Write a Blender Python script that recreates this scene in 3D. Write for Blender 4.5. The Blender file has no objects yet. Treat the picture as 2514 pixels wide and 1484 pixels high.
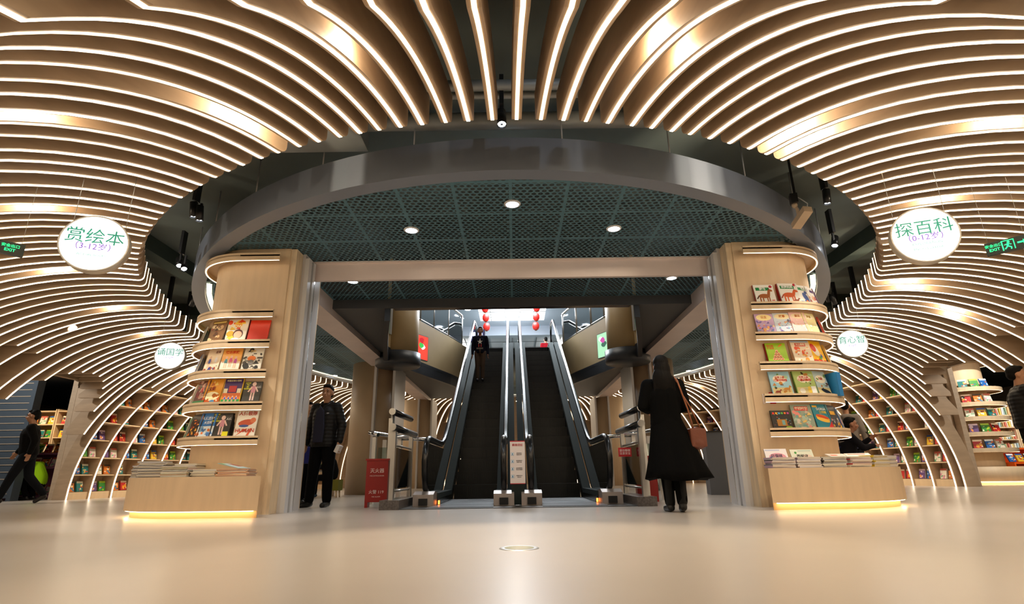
import bpy, bmesh, math, random
from math import sin, cos, tan, pi, radians as R, sqrt, acos, asin, atan2, hypot
from mathutils import Vector, Matrix, Euler
random.seed(7)
sc = bpy.context.scene
COL = sc.collection
# ------------------------------------------------------------------ camera, world, exposure
FPX = 1353.0
PITCH = math.atan((1167 - 742) / FPX)
cam = bpy.data.cameras.new('camera'); camo = bpy.data.objects.new('camera', cam); COL.objects.link(camo)
cam.sensor_fit = 'HORIZONTAL'; cam.sensor_width = 36.0; cam.lens = 36.0 * FPX / 2514
cam.clip_start = 0.05; cam.clip_end = 200
camo.matrix_world = (Matrix.Translation((0, 0, 0.40)) @ Euler((pi / 2 + PITCH, 0, 0)).to_matrix().to_4x4()
                     @ Matrix.Rotation(R(-0.85), 4, 'Z'))
sc.camera = camo
w = bpy.data.worlds.new('world'); sc.world = w; w.use_nodes = True
w.node_tree.nodes['Background'].inputs[0].default_value = (0.9, 0.8, 0.65, 1)
w.node_tree.nodes['Background'].inputs[1].default_value = 0.12
sc.view_settings.view_transform = 'Standard'; sc.view_settings.look = 'None'
sc.view_settings.exposure = 0.45; sc.view_settings.gamma = 1.0; sc.view_settings.use_curve_mapping = False
sc.cycles.adaptive_threshold = 0.03
sc.cycles.max_bounces = 6; sc.cycles.diffuse_bounces = 4; sc.cycles.glossy_bounces = 3
sc.cycles.transparent_max_bounces = 16; sc.cycles.transmission_bounces = 4
sc.cycles.sample_clamp_indirect = 4.0; sc.cycles.sample_clamp_direct = 0
sc.cycles.use_denoising = True
sc.cycles.caustics_reflective = False; sc.cycles.caustics_refractive = False
def lamp(name, kind, loc, power, color, size=0.05, target=None, angle=60, blend=0.6, parent=None):
    l = bpy.data.lights.new(name, kind); l.energy = power; l.color = color
    if kind == 'AREA': l.size = size
    else: l.shadow_soft_size = size
    if kind == 'SPOT': l.spot_size = R(angle); l.spot_blend = blend
    o = bpy.data.objects.new(name, l); COL.objects.link(o); o.location = loc
    if target is not None:
        o.rotation_euler = (Vector(target) - Vector(loc)).to_track_quat('-Z', 'Y').to_euler()
    if parent: o.parent = parent
    return o
WARM = (1.0, 0.78, 0.50); COOL = (0.85, 0.93, 1.0); WHITE = (1.0, 0.93, 0.82)
# ------------------------------------------------------------------ materials
def s2l(c): return c / 12.92 if c <= 0.04045 else ((c + 0.055) / 1.055) ** 2.4
def rgb(h):
    if isinstance(h, str):
        h = h.lstrip('#'); return tuple(s2l(int(h[i:i + 2], 16) / 255) for i in (0, 2, 4))
    return h
MC = {}
def mat(name, col=(0.5, 0.5, 0.5), rough=0.5, metal=0.0, noise=0.0, nscale=6.0, bump=0.0, emit=None, es=0.0, spec=0.5, stretch=None, coat=0.0):
    if name in MC: return MC[name]
    m = bpy.data.materials.new(name); m.use_nodes = True; nt = m.node_tree; b = nt.nodes['Principled BSDF']
    c = rgb(col); b.inputs['Base Color'].default_value = (*c, 1)
    b.inputs['Roughness'].default_value = rough; b.inputs['Metallic'].default_value = metal
    b.inputs['Specular IOR Level'].default_value = spec
    if coat: b.inputs['Coat Weight'].default_value = coat; b.inputs['Coat Roughness'].default_value = 0.15
    if noise or bump:
        tc = nt.nodes.new('ShaderNodeTexCoord'); mp = nt.nodes.new('ShaderNodeMapping'); nz = nt.nodes.new('ShaderNodeTexNoise')
        nt.links.new(tc.outputs['Object'], mp.inputs[0]); nt.links.new(mp.outputs[0], nz.inputs['Vector'])
        if stretch: mp.inputs['Scale'].default_value = stretch
        nz.inputs['Scale'].default_value = nscale; nz.inputs['Detail'].default_value = 5
        if noise:
            rp = nt.nodes.new('ShaderNodeValToRGB'); nt.links.new(nz.outputs['Fac'], rp.inputs[0])
            rp.color_ramp.elements[0].position = 0.3; rp.color_ramp.elements[1].position = 0.7
            rp.color_ramp.elements[0].color = (*[x * (1 - noise) for x in c], 1)
            rp.color_ramp.elements[1].color = (*[min(1, x * (1 + noise)) for x in c], 1)
            nt.links.new(rp.outputs[0], b.inputs['Base Color'])
        if bump:
            bp = nt.nodes.new('ShaderNodeBump'); bp.inputs['Strength'].default_value = bump; bp.inputs['Distance'].default_value = 0.01
            nt.links.new(nz.outputs['Fac'], bp.inputs['Height']); nt.links.new(bp.outputs[0], b.inputs['Normal'])
    if emit is not None:
        b.inputs['Emission Color'].default_value = (*rgb(emit), 1); b.inputs['Emission Strength'].default_value = es
    MC[name] = m; return m
def flat(h, rough=0.5): return mat('paint_' + h.strip('#'), h, rough)
def glass(name, tint=(0.75, 0.85, 0.82), a=0.25, rough=0.03):
    if name in MC: return MC[name]
    m = bpy.data.materials.new(name); m.use_nodes = True; nt = m.node_tree; nt.nodes.clear()
    o = nt.nodes.new('ShaderNodeOutputMaterial'); t = nt.nodes.new('ShaderNodeBsdfTransparent'); g = nt.nodes.new('ShaderNodeBsdfGlossy')
    t.inputs[0].default_value = (*tint, 1); g.inputs['Roughness'].default_value = rough
    f = nt.nodes.new('ShaderNodeFresnel'); f.inputs[0].default_value = 1.5
    ma = nt.nodes.new('ShaderNodeMath'); ma.operation = 'MULTIPLY_ADD'; ma.inputs[1].default_value = 1.0; ma.inputs[2].default_value = a * 0.3
    nt.links.new(f.outputs[0], ma.inputs[0])
    mx = nt.nodes.new('ShaderNodeMixShader'); nt.links.new(ma.outputs[0], mx.inputs[0]); nt.links.new(t.outputs[0], mx.inputs[1]); nt.links.new(g.outputs[0], mx.inputs[2])
    nt.links.new(mx.outputs[0], o.inputs[0]); MC[name] = m; return m
M_rib = mat('rib_plywood', (0.45, 0.325, 0.215), 0.55, noise=0.10, nscale=2.5, bump=0.05, stretch=(1, 8, 4))
M_wood = mat('pale_wood', (0.69, 0.52, 0.335), 0.5, noise=0.05, nscale=3, stretch=(4, 4, 0.5))
M_shelfwood = mat('shelf_wood', (0.55, 0.42, 0.30), 0.5, noise=0.08, nscale=3, stretch=(1, 1, 6))
M_raw = mat('raw_timber', (0.78, 0.62, 0.42), 0.6, noise=0.16, nscale=2.2, bump=0.1, stretch=(9, 9, 0.7))
M_led = mat('led_strip', (1, .9, .7), 0.5, emit=(1.0, 0.84, 0.62), es=4.8)
M_led2 = mat('led_strip_dimmer', (1, .8, .5), 0.5, emit=(1.0, 0.78, 0.50), es=1.9)
M_ledshelf = mat('led_shelf', (1, .9, .7), 0.5, emit=(1.0, 0.80, 0.54), es=3.6)
M_lampw = mat('lamp_glow_white', (1, 1, 1), 0.5, emit=(0.86, 0.93, 1.0), es=22)
M_lampy = mat('lamp_glow_warm', (1, 1, 1), 0.5, emit=(1.0, 0.86, 0.66), es=25)
M_ring = mat('ring_grey_paint', (0.19, 0.215, 0.265), 0.36, noise=0.03, nscale=1.5)
M_slab = mat('ceiling_slab_paint', (0.13, 0.16, 0.155), 0.8, noise=0.2, nscale=0.8)
M_beam = mat('ceiling_beam_paint', (0.05, 0.075, 0.068), 0.8, noise=0.25, nscale=1.2)
M_dark = mat('black_metal', (0.012, 0.012, 0.013), 0.35)
M_steel = mat('brushed_steel', (0.62, 0.60, 0.57), 0.28, metal=1.0)
M_alu = mat('dull_aluminium', (0.50, 0.49, 0.48), 0.4, metal=0.75)
M_chrome = mat('polished_steel', (0.75, 0.75, 0.75), 0.1, metal=1.0)
M_soffit = mat('grey_soffit', (0.075, 0.078, 0.083), 0.55)
M_lintel = mat('lintel_panel', (0.80, 0.68, 0.64), 0.4, noise=0.06, nscale=2)
M_tan = mat('tan_cladding', (0.50, 0.37, 0.20), 0.5, noise=0.06, nscale=1.5)
M_white = mat('white_paint', (0.75, 0.76, 0.78), 0.6)
M_rubber = mat('black_rubber', (0.008, 0.008, 0.009), 0.25)
M_step = mat('escalator_step_black', (0.010, 0.010, 0.010), 0.45)
# ------------------------------------------------------------------ mesh builder
class MB:
    def __init__(s): s.v = []; s.f = []; s.m = []; s.sm = []
    def add(s, vs, fs, mi=0, smooth=False):
        o = len(s.v); s.v += [tuple(p) for p in vs]
        for f in fs: s.f.append([o + i for i in f]); s.m.append(mi); s.sm.append(smooth)
        return s
    def box(s, x0, x1, y0, y1, z0, z1, mi=0, M=None):
        vs = [Vector((x, y, z)) for z in (z0, z1) for y in (y0, y1) for x in (x0, x1)]
        if M is not None: vs = [M @ v for v in vs]
        return s.add(vs, [(0, 2, 3, 1), (4, 5, 7, 6), (0, 1, 5, 4), (2, 6, 7, 3), (0, 4, 6, 2), (1, 3, 7, 5)], mi)
    def prism(s, poly, h0, h1, axis='z', mi=0, M=None, smooth=False):
        def P(a, b, h): return {'z': (a, b, h), 'x': (h, a, b), 'y': (a, h, b)}[axis]
        n = len(poly); vs = [Vector(P(a, b, h0)) for a, b in poly] + [Vector(P(a, b, h1)) for a, b in poly]
        if M is not None: vs = [M @ v for v in vs]
        o = len(s.v); s.v += [tuple(p) for p in vs]
        s.f.append([o + i for i in range(n)][::-1]); s.m.append(mi); s.sm.append(False)
        s.f.append([o + n + i for i in range(n)]); s.m.append(mi); s.sm.append(False)
        for i in range(n):
            j = (i + 1) % n; s.f.append([o + i, o + j, o + n + j, o + n + i]); s.m.append(mi); s.sm.append(smooth)
        return s
    def tube(s, pts, r, n=8, mi=0, cap=True, smooth=True):
        pts = [Vector(p) for p in pts]; rs = r if isinstance(r, (list, tuple)) else [r] * len(pts)
        o = len(s.v); up = None; N = len(pts)
        for i, p in enumerate(pts):
            d = (pts[min(i + 1, N - 1)] - pts[max(i - 1, 0)]).normalized()
            if up is None:
                up = Vector((0, 0, 1)) if abs(d.z) < 0.9 else Vector((1, 0, 0))
            a = d.cross(up).normalized(); b = a.cross(d).normalized(); up = b
            for k in range(n):
                t = 2 * pi * k / n; s.v.append(tuple(p + (a * cos(t) + b * sin(t)) * rs[i]))
        for i in range(N - 1):
            for k in range(n):
                k2 = (k + 1) % n; s.f.append([o + i * n + k, o + i * n + k2, o + (i + 1) * n + k2, o + (i + 1) * n + k]); s.m.append(mi); s.sm.append(smooth)
        if cap:
            s.f.append([o + k for k in range(n)][::-1]); s.m.append(mi); s.sm.append(False)
            s.f.append([o + (N - 1) * n + k for k in range(n)]); s.m.append(mi); s.sm.append(False)
        return s
    def lathe(s, prof, c=(0, 0, 0), n=24, mi=0, smooth=True, M=None, a0=0, a1=2 * pi):
        o = len(s.v); full = abs(a1 - a0 - 2 * pi) < 1e-6; nn = n if full else n + 1
        for r, z in prof:
            for k in range(nn):
                t = a0 + (a1 - a0) * k / n; p = Vector((r * cos(t), r * sin(t), z))
                if M is not None: p = M @ p
                s.v.append(tuple(p + Vector(c)))
        for i in range(len(prof) - 1):
            for k in range(n):
                k2 = (k + 1) % nn; s.f.append([o + i * nn + k, o + i * nn + k2, o + (i + 1) * nn + k2, o + (i + 1) * nn + k]); s.m.append(mi); s.sm.append(smooth)
        return s
    def ball(s, c, r, n=10, mi=0, M=None):
        r3 = (r, r, r) if isinstance(r, (int, float)) else r; vs = []; fs = []
        for i in range(n + 1):
            a = pi * i / n
            for k in range(2 * n):
                t = pi * k / n; p = Vector((r3[0] * sin(a) * cos(t), r3[1] * sin(a) * sin(t), r3[2] * cos(a)))
                if M is not None: p = M @ p
                vs.append(p + Vector(c))
        for i in range(n):
            for k in range(2 * n):
                k2 = (k + 1) % (2 * n); fs.append((i * 2 * n + k, (i + 1) * 2 * n + k, (i + 1) * 2 * n + k2, i * 2 * n + k2))
        return s.add(vs, fs, mi, True)
    def cone(s, a, b, ra, rb, n=12, mi=0):     # closed rounded limb: frustum plus end balls
        s.tube([a, b], [ra, rb], n, mi); s.ball(a, ra * 1.0, 6, mi); s.ball(b, rb * 1.0, 6, mi); return s
    def mesh(s, name, mats):
        me = bpy.data.meshes.new(name); me.from_pydata(s.v, [], s.f)
        for m in (mats if isinstance(mats, (list, tuple)) else [mats]): me.materials.append(m)
        me.polygons.foreach_set('material_index', s.m); me.polygons.foreach_set('use_smooth', s.sm)
        me.update(); return me
    def build(s, name, mats, parent=None, loc=None, rz=None):
        return obj(name, s.mesh(name, mats), parent, loc, rz)
def obj(name, me, parent=None, loc=None, rz=None):
    o = bpy.data.objects.new(name, me); COL.objects.link(o)
    if parent: o.parent = parent
    if loc is not None: o.location = loc
    if rz is not None: o.rotation_euler = (0, 0, rz)
    return o
def tag(o, label=None, cat=None, group=None, kind=None):
    if label: o['label'] = label
    if cat: o['category'] = cat
    if group: o['group'] = group
    if kind: o['kind'] = kind
    return o
def empty(name, loc=(0, 0, 0), rz=0.0, label=None, cat=None, group=None):
    o = bpy.data.objects.new(name, None); COL.objects.link(o); o.location = loc; o.rotation_euler = (0, 0, rz); o.empty_display_size = 0.1
    return tag(o, label, cat, group)
def struct(name, mb, m): return tag(mb.build(name, m), kind='structure')
def copy_tree(o, parent=None):
    c = o.copy(); COL.objects.link(c); c.parent = parent
    for ch in list(o.children): copy_tree(ch, c)
    return c
TXT = {}
def text(name, s, size, m, parent=None, loc=(0, 0, 0), rot=(pi / 2, 0, 0), bold=0.0, ext=0.0008, align='CENTER', space=1.0, sx=1.0):
    key = (s, size, m.name, bold, ext, align, space)
    if key not in TXT:
        cu = bpy.data.curves.new('lettering', 'FONT'); cu.body = s; cu.size = size; cu.align_x = align; cu.align_y = 'CENTER'
        cu.extrude = ext; cu.offset = bold * size; cu.space_character = space; cu.resolution_u = 2
        to = bpy.data.objects.new('lettering', cu); COL.objects.link(to)
        dg = bpy.context.evaluated_depsgraph_get(); me = bpy.data.meshes.new_from_object(to.evaluated_get(dg))
        bpy.data.objects.remove(to); bpy.data.curves.remove(cu); me.materials.clear(); me.materials.append(m); TXT[key] = me
    o = obj(name, TXT[key], parent, loc); o.rotation_euler = rot; o.scale = (sx, 1, 1); return o
def bake(o):      # apply the modifiers of an object into its mesh
    dg = bpy.context.evaluated_depsgraph_get(); me = bpy.data.meshes.new_from_object(o.evaluated_get(dg))
    o.modifiers.clear(); o.data = me; return o
# ------------------------------------------------------------------ the oval atrium and its vaulted walkway
XC, YC, EA, EB = -0.01, 13.16, 6.84, 9.13          # oval of the rib tips
AR, HT = 3.35, 3.27                                # quarter ellipse of the vault
def foot(t, off=0.0):
    t = R(t); n = Vector((sin(t) / EA, -cos(t) / EB)).normalized()
    return Vector((XC + EA * sin(t), YC - EB * cos(t))) + n * off, n
def oval(a, b, n=160): return [(XC + a * sin(2 * pi * k / n), YC - b * cos(2 * pi * k / n)) for k in range(n)]
# setting: floor, slab, outer wall
b = MB(); b.box(-24, 24, -6, 40, -0.2, 0)
M_floor = mat('polished_beige_floor', (0.53, 0.475, 0.43), 0.27, noise=0.05, nscale=0.5, spec=0.5)
struct('floor', b, M_floor)
b = MB()
b.box(-24, -3.4, -6, 40, 4.15, 4.36); b.box(3.4, 24, -6, 40, 4.15, 4.36)
b.box(-3.4, 3.4, -6, 9.2, 4.15, 4.36); b.box(-3.4, 3.4, 17.65, 40, 4.15, 4.36)
struct('ceiling', b, M_slab)
b = MB()
for a0, a1 in ((-72.6, -27), (27, 72.4), (90.6, 269.3)):
    n = int((a1 - a0) / 2)
    for k in range(n):
        q = [foot(a0 + (a1 - a0) * (k + j) / n, o)[0] for j in (0, 1) for o in (3.70, 3.82)]
        b.add([(*q[0], 0), (*q[1], 0), (*q[3], 0), (*q[2], 0), (*q[0], 4.15), (*q[1], 4.15), (*q[3], 4.15), (*q[2], 4.15)],
              [(0, 3, 2, 1), (4, 5, 6, 7), (0, 1, 5, 4), (1, 2, 6, 5), (2, 3, 7, 6), (3, 0, 4, 7)])
for a0, a1 in ((-90.7, -72.6), (72.4, 90.6)):      # wall above the two side passages
    for k in range(8):
        q = [foot(a0 + (a1 - a0) * (k + j) / 8, o)[0] for j in (0, 1) for o in (3.70, 3.82)]
        b.add([(*q[0], 2.75), (*q[1], 2.75), (*q[3], 2.75), (*q[2], 2.75), (*q[0], 4.15), (*q[1], 4.15), (*q[3], 4.15), (*q[2], 4.15)],
              [(0, 3, 2, 1), (4, 5, 6, 7), (0, 1, 5, 4), (1, 2, 6, 5), (2, 3, 7, 6), (3, 0, 4, 7)])
struct('wall_outer', b, M_shelfwood)
b = MB(); b.box(-24, 24, -6.2, -6, 0, 4.15); struct('wall_back', b, M_shelfwood)
for s_ in (-1, 1):
    b = MB(); b.box(min(s_ * 24, s_ * 24.2), max(s_ * 24, s_ * 24.2), -6, 40, 0, 4.15); struct('wall_' + ('left' if s_ < 0 else 'right'), b, M_shelfwood)
b = MB(); b.box(-24, 24, 40, 40.2, 0, 4.15); struct('wall_far', b, M_shelfwood)
# ribs
def ell_in(r): return HT * sqrt(max(0, 1 - (r / AR) ** 2))
def rib_outline(kind, t=0, dep=0.30, dep2=0.30, zc=0.0):
    lo = []; up = []
    for k in range(5):                                   # rounded lower corner at the tip
        a = pi + pi / 2 * k / 4; lo.append((0.07 + 0.07 * cos(a), HT - 0.001 + 0.07 + 0.07 * sin(a)))
    if kind == 'front':
        f, n = foot(t); re = 4.35
        for k in range(1, 34):
            r = 0.07 + (re - 0.07) * k / 33; x = (f + n * r).x
            ar = 2.86 * sqrt(max(0.05, 1 - (x / 2.9) ** 2)); z = ell_in(r)
            if n.y * r + f.y < 2.9: z = max(z, ar)
            lo.append((r, z))
        for i in range(len(lo) - 1, 3, -1): up.append((lo[i][0], max(lo[i][1] + dep, (HT + dep) * sqrt(max(0, 1 - (lo[i][0] / (AR + dep2)) ** 2)))))
        up.append((0.0, HT + dep)); return lo, up
    se = acos(min(1, zc / HT)); n = 22
    for k in range(1, n + 1):
        s = 0.022 + (se - 0.022) * k / n; lo.append((AR * sin(s), HT * cos(s)))
    se2 = acos(min(1, zc / (HT + dep)))
    if zc > 0:
        r2 = (AR + dep2) * sin(se2); up.append((r2 - 0.05, zc)); up.append((r2, zc + 0.05))
    for k in range(n, -1, -1):
        s = se2 * k / n
        if zc > 0 and k == n: continue
        up.append(((AR + dep2) * sin(s), (HT + dep) * cos(s)))
    return lo, up
def rib_meshes(key, lo, up, vert, dim):
    b = MB(); th = 0.042; n = len(lo)
    # side faces as quads between lower and upper curve resampled
    m = 30
    def resamp(pl, m):
        d = [0]
        for i in range(1, len(pl)): d.append(d[-1] + hypot(pl[i][0] - pl[i - 1][0], pl[i][1] - pl[i - 1][1]))
        out = []; j = 0
        for k in range(m + 1):
            q = d[-1] * k / m
            while j < len(pl) - 2 and d[j + 1] < q: j += 1
            u = (q - d[j]) / max(1e-9, d[j + 1] - d[j]); out.append((pl[j][0] + (pl[j + 1][0] - pl[j][0]) * u, pl[j][1] + (pl[j + 1][1] - pl[j][1]) * u))
        return out
    L = lo; U = resamp(up[::-1], len(lo) - 1)
    vs = []
    for (a, c) in zip(L, U):
        vs += [(a[0], -th, a[1]), (a[0], th, a[1]), (c[0], th, c[1]), (c[0], -th, c[1])]
    fs = []
    for i in range(n - 1):
        o = 4 * i
        fs += [(o, o + 4, o + 5, o + 1), (o + 1, o + 5, o + 6, o + 2), (o + 2, o + 6, o + 7, o + 3), (o + 3, o + 7, o + 4, o)]
    fs += [(0, 1, 2, 3), (4 * n - 1, 4 * n - 2, 4 * n - 3, 4 * n - 4)]
    b.add(vs, fs); plate = b.mesh('rib_plate', M_rib)
    # light strip: a thin bar let into the lower edge
    pl = list(lo)
    if vert: pl = [(0.0, HT + 0.30)] + pl
    else: pl = pl[3:]
    b = MB(); vs = []; w2 = 0.015
    for i, p in enumerate(pl):
        q0 = pl[max(0, i - 1)]; q1 = pl[min(len(pl) - 1, i + 1)]; dx, dz = q1[0] - q0[0], q1[1] - q0[1]; l = hypot(dx, dz) or 1
        nx, nz = (dz / l, -dx / l)
        if not vert and nz > 0: nx, nz = -nx, -nz
        o = 0.006
        vs += [(p[0] + nx * o, -w2, p[1] + nz * o), (p[0] + nx * o, w2, p[1] + nz * o), (p[0] - nx * .002, w2, p[1] - nz * .002), (p[0] - nx * .002, -w2, p[1] - nz * .002)]
    fs = []
    for i in range(len(pl) - 1):
        o = 4 * i; fs += [(o, o + 1, o + 5, o + 4), (o + 1, o + 2, o + 6, o + 5), (o + 3, o, o + 4, o + 7)]
    b.add(vs, fs); strip = b.mesh('light_strip', M_led2 if dim else M_led)
    return plate, strip
RIBC = {}
TL = [.6, -1.1, -2.8, -4.4, -6.1, -7.7, -9.3, -10.8, -12.4, -14.2, -15.9, -17.9, -19.6, -21.6, -23.3, -25.0, -27.1, -28.7, -30.4, -32.7, -34.5, -36.1, -37.8, -39.3, -40.7, -42.7, -44.1, -45.7, -47.3, -49.1, -50.6, -52.2, -54.0, -56.0, -57.7, -59.5, -61.6, -63.3, -65.2, -66.9, -68.5, -70.3, -72.2, -74.3, -76.2, -77.9, -79.3, -80.9, -82.3, -83.8, -85.1, -86.3, -87.5, -88.8]
TR = [2.3, 3.9, 5.5, 7.1, 8.9, 10.4, 12.0, 13.5, 15.2, 17.0, 18.9, 20.7, 22.5, 24.5, 26.4, 28.2, 30.0, 31.6, 33.5, 35.2, 36.7, 38.3, 40.0, 41.5, 43.0, 44.6, 46.3, 48.0, 49.8, 51.4, 53.0, 54.5, 56.1, 57.9, 59.9, 62.0, 63.9, 65.4, 66.9, 68.8, 70.7, 72.4, 73.9, 75.4, 77.2, 78.7, 80.2, 81.7, 83.3, 84.8, 86.1, 87.3, 88.5, 90.0]
RIBS = [(t, 0) for t in TL] + [(t, 0) for t in TR]
k = 0; t = -90.4
while t > -178.5: RIBS.append((t, 1 + k % 2)); t -= 1.68; k += 1
k = 0; t = 91.4
while t < 178.5: RIBS.append((t, 1 + k % 2)); t += 1.62; k += 1
RG = 'plywood ribs of the vaulted walkway, each with a light strip on its edge'
RL = {'front': 'plywood ceiling rib with bright light strip flattening out over the front entrance',
      'full': 'curved plywood rib running from the atrium edge down to the floor',
      'stub': 'shorter curved plywood rib ending above a wall of book shelves',
      'pass': 'curved plywood rib cut off flat above the arched side passage'}
def zpass(t):
    d = abs(abs(t) - 81.0) / 8.9
    return 2.56 * (1 - min(1, d) ** 2.3) ** (1 / 2.3) if d < 1 else 0.0
idx = 0
for t, code in RIBS:
    at = abs(t); zc = 0; vert = at > 53; dim = False
    if at < 19: kind = 'front'; key = ('f', t); args = dict(t=t)
    elif code == 2: kind = 'stub'; key = ('s', vert); args = dict(zc=2.58)
    elif code == 0 and 72.0 < at < 89.9 and zpass(t) > 0.2: kind = 'pass'; key = ('p', t); args = dict(zc=zpass(t), dep2=0.42)
    elif code == 0 and 55 < at < 72.0 and idx % 2: kind = 'stub'; key = ('s', vert); args = dict(zc=2.58)
    else: kind = 'full'; key = ('u', vert); args = {}
    if kind == 'pass': args['dep'] = 0.30
    rr = random.random(); dim = rr < 0.33; key = key + (dim,)
    if key not in RIBC:
        lo, up = rib_outline('front' if kind == 'front' else 'x', **args); RIBC[key] = rib_meshes(key, lo, up, vert, dim)
    p, n = foot(t); e = empty('ceiling_rib', (p.x, p.y, 0), atan2(n.y, n.x), RL[kind], 'ceiling rib', {'front': 'ribs over the entrance', 'full': 'full length ribs', 'stub': 'ribs ending over book shelves', 'pass': 'ribs over side passages'}[kind])
    obj('rib_plate', RIBC[key][0], e); obj('light_strip', RIBC[key][1], e); idx += 1
# suspended ring around the perforated ceiling
def ringmesh(prof, n=160, a=0, bb=0):
    b = MB(); m = len(prof)
    for k in range(n):
        th = 2 * pi * k / n
        for o, z in prof:
            b.v.append((XC + (6.27 + o) * sin(th), YC - (8.34 + o) * cos(th), z))
    for k in range(n):
        k2 = (k + 1) % n
        for i in range(m):
            j = (i + 1) % m; b.f.append([k * m + i, k2 * m + i, k2 * m + j, k * m + j]); b.m.append(0); b.sm.append(False)
    return b
ring = ringmesh([(0, 3.29), (0, 3.66), (-0.05, 3.66), (-0.05, 3.36), (-0.19, 3.36), (-0.19, 3.29)]).build('suspended_ring', M_ring)
tag(ring, 'dark grey oval ring hung around the perforated ceiling of the atrium', 'ceiling ring')
b = MB()                                                # hanging rods of the ring
# perforated ceiling
m = bpy.data.materials.new('perforated_ceiling_panel'); m.use_nodes = True; nt = m.node_tree; pb = nt.nodes['Principled BSDF']
N = nt.nodes.new; L = nt.links.new
tc = N('ShaderNodeTexCoord'); sp = N('ShaderNodeSeparateXYZ'); L(tc.outputs['Object'], sp.inputs[0])
def mth(op, a, b2=None, c2=None):
    x = N('ShaderNodeMath'); x.operation = op
    for i, v in enumerate((a, b2, c2)):
        if v is None: continue
        if isinstance(v, (int, float)): x.inputs[i].default_value = v
        else: L(v, x.inputs[i])
    return x.outputs[0]
def lattice(ox, oy, px=0.074, py=0.1282):
    u = mth('SUBTRACT', mth('FRACT', mth('ADD', mth('DIVIDE', sp.outputs[0], px), ox)), 0.5)
    v = mth('SUBTRACT', mth('FRACT', mth('ADD', mth('DIVIDE', sp.outputs[1], py), oy)), 0.5)
    return mth('SQRT', mth('ADD', mth('POWER', mth('MULTIPLY', u, px), 2), mth('POWER', mth('MULTIPLY', v, py), 2)))
hole = mth('LESS_THAN', mth('MINIMUM', lattice(0, 0), lattice(0.5, 0.5)), 0.0275)
def seam(o, p, w_): return mth('LESS_THAN', mth('ABSOLUTE', mth('SUBTRACT', mth('FRACT', mth('ADD', mth('DIVIDE', o, p), 0.5)), 0.5)), w_)
sm_ = mth('MAXIMUM', seam(sp.outputs[0], 0.62, 0.028), seam(sp.outputs[1], 0.74, 0.03))
hf = mth('MULTIPLY', hole, mth('SUBTRACT', 1.0, sm_))
pb.inputs['Base Color'].default_value = (0.095, 0.21, 0.265, 1); pb.inputs['Roughness'].default_value = 0.6
tr = N('ShaderNodeBsdfTransparent'); mx = N('ShaderNodeMixShader'); L(hf, mx.inputs[0]); L(pb.outputs[0], mx.inputs[1]); L(tr.outputs[0], mx.inputs[2])
L(mx.outputs[0], nt.nodes['Material Output'].inputs[0]); M_perf = m
b = MB()
def hw(y, a=6.1, bb=8.17): return a * sqrt(max(0, 1 - ((y - YC) / bb) ** 2))
ys = [4.991 + i * 0.2 for i in range(1)] + [5.05, 5.15, 5.3, 5.5, 5.75] + [6 + 0.266666 * i for i in range(13)] + [9.4 + 0.4 * i for i in range(26)] + [19.9, 20.3, 20.7, 21.0, 21.2, 21.32]
ys = sorted(set([y for y in ys if y < 9.2] + [9.2] + [y for y in ys if y > 9.2] + [19.0]))
for y0, y1 in zip(ys, ys[1:]):
    a0, a1 = hw(y0), hw(y1); inner = 9.19 < y0 and y1 < 19.01
    if inner:
        for s_ in (-1, 1): b.add([(s_ * 3.1, y0, 3.36), (s_ * a0, y0, 3.36), (s_ * a1, y1, 3.36), (s_ * 3.1, y1, 3.36)], [(0, 1, 2, 3) if s_ < 0 else (3, 2, 1, 0)])
    else: b.add([(-a0, y0, 3.36), (a0, y0, 3.36), (a1, y1, 3.36), (-a1, y1, 3.36)], [(0, 1, 2, 3)])
struct('ceiling_perforated', b, M_perf)
# services above the perforated ceiling and in the gap
M_duct = mat('duct_galvanised', (0.30, 0.32, 0.32), 0.5, metal=0.3, noise=0.15, nscale=2)
def sbeam(name, x0, x1, y0, y1, z0, z1, m, label, cat, group=None): return tag(MB().box(x0, x1, y0, y1, z0, z1).build(name, m), label, cat, group)
for i, y in enumerate((2.9, 5.55, 8.6, 11.7, 14.8)):
    b = MB()
    if y < 9: b.box(-14, 14, y, y + 0.28, 3.88, 4.149)
    else: b.box(-14, -3.6, y, y + 0.28, 3.88, 4.149); b.box(3.6, 14, y, y + 0.28, 3.88, 4.149); struct('trim_%d' % (i + 1), b, M_beam)
for i, x in enumerate((-10.8, -5.9, 5.9, 10.8)):
    b = MB(); b.box(x - 0.14, x + 0.14, -4, 22, 3.9, 4.149); struct('trim_%d' % (i + 11), b, M_beam)
b = MB(); b.box(-1.75, -1.0, 1.6, 3.6, 3.85, 4.1); tag(b.build('ceiling_duct', M_duct), 'pale sheet metal duct seen between the ribs above the entrance', 'duct')
b = MB(); b.box(-3.3, -1.55, 4.35, 5.25, 3.80, 4.08); tag(b.build('ceiling_duct', M_duct), 'grey wrapped air duct above the ring beside the left rib tips', 'duct')
PIPE = 'grey service pipes under the ceiling slab'
for y, r, z, lab in ((4.28, 0.05, 3.86, 'pale grey pipe running across just behind the centre rib tips'), (4.5, 0.035, 3.92, 'thin pale pipe running across behind the thicker pipe'),
                    (4.95, 0.09, 3.95, 'thick grey pipe running across above the oval ring')):
    b = MB(); b.tube([(-1.5, y, z), (1.6, y, z)], r, 12); tag(b.build('service_pipe', M_duct), lab, 'pipe')
b = MB(); b.tube([(0.1, 1.9, 4.0), (0.1, 4.0, 4.0)], 0.035, 10); tag(b.build('service_pipe', M_white), 'white pipe running lengthwise beside the centre rib', 'pipe')
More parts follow.
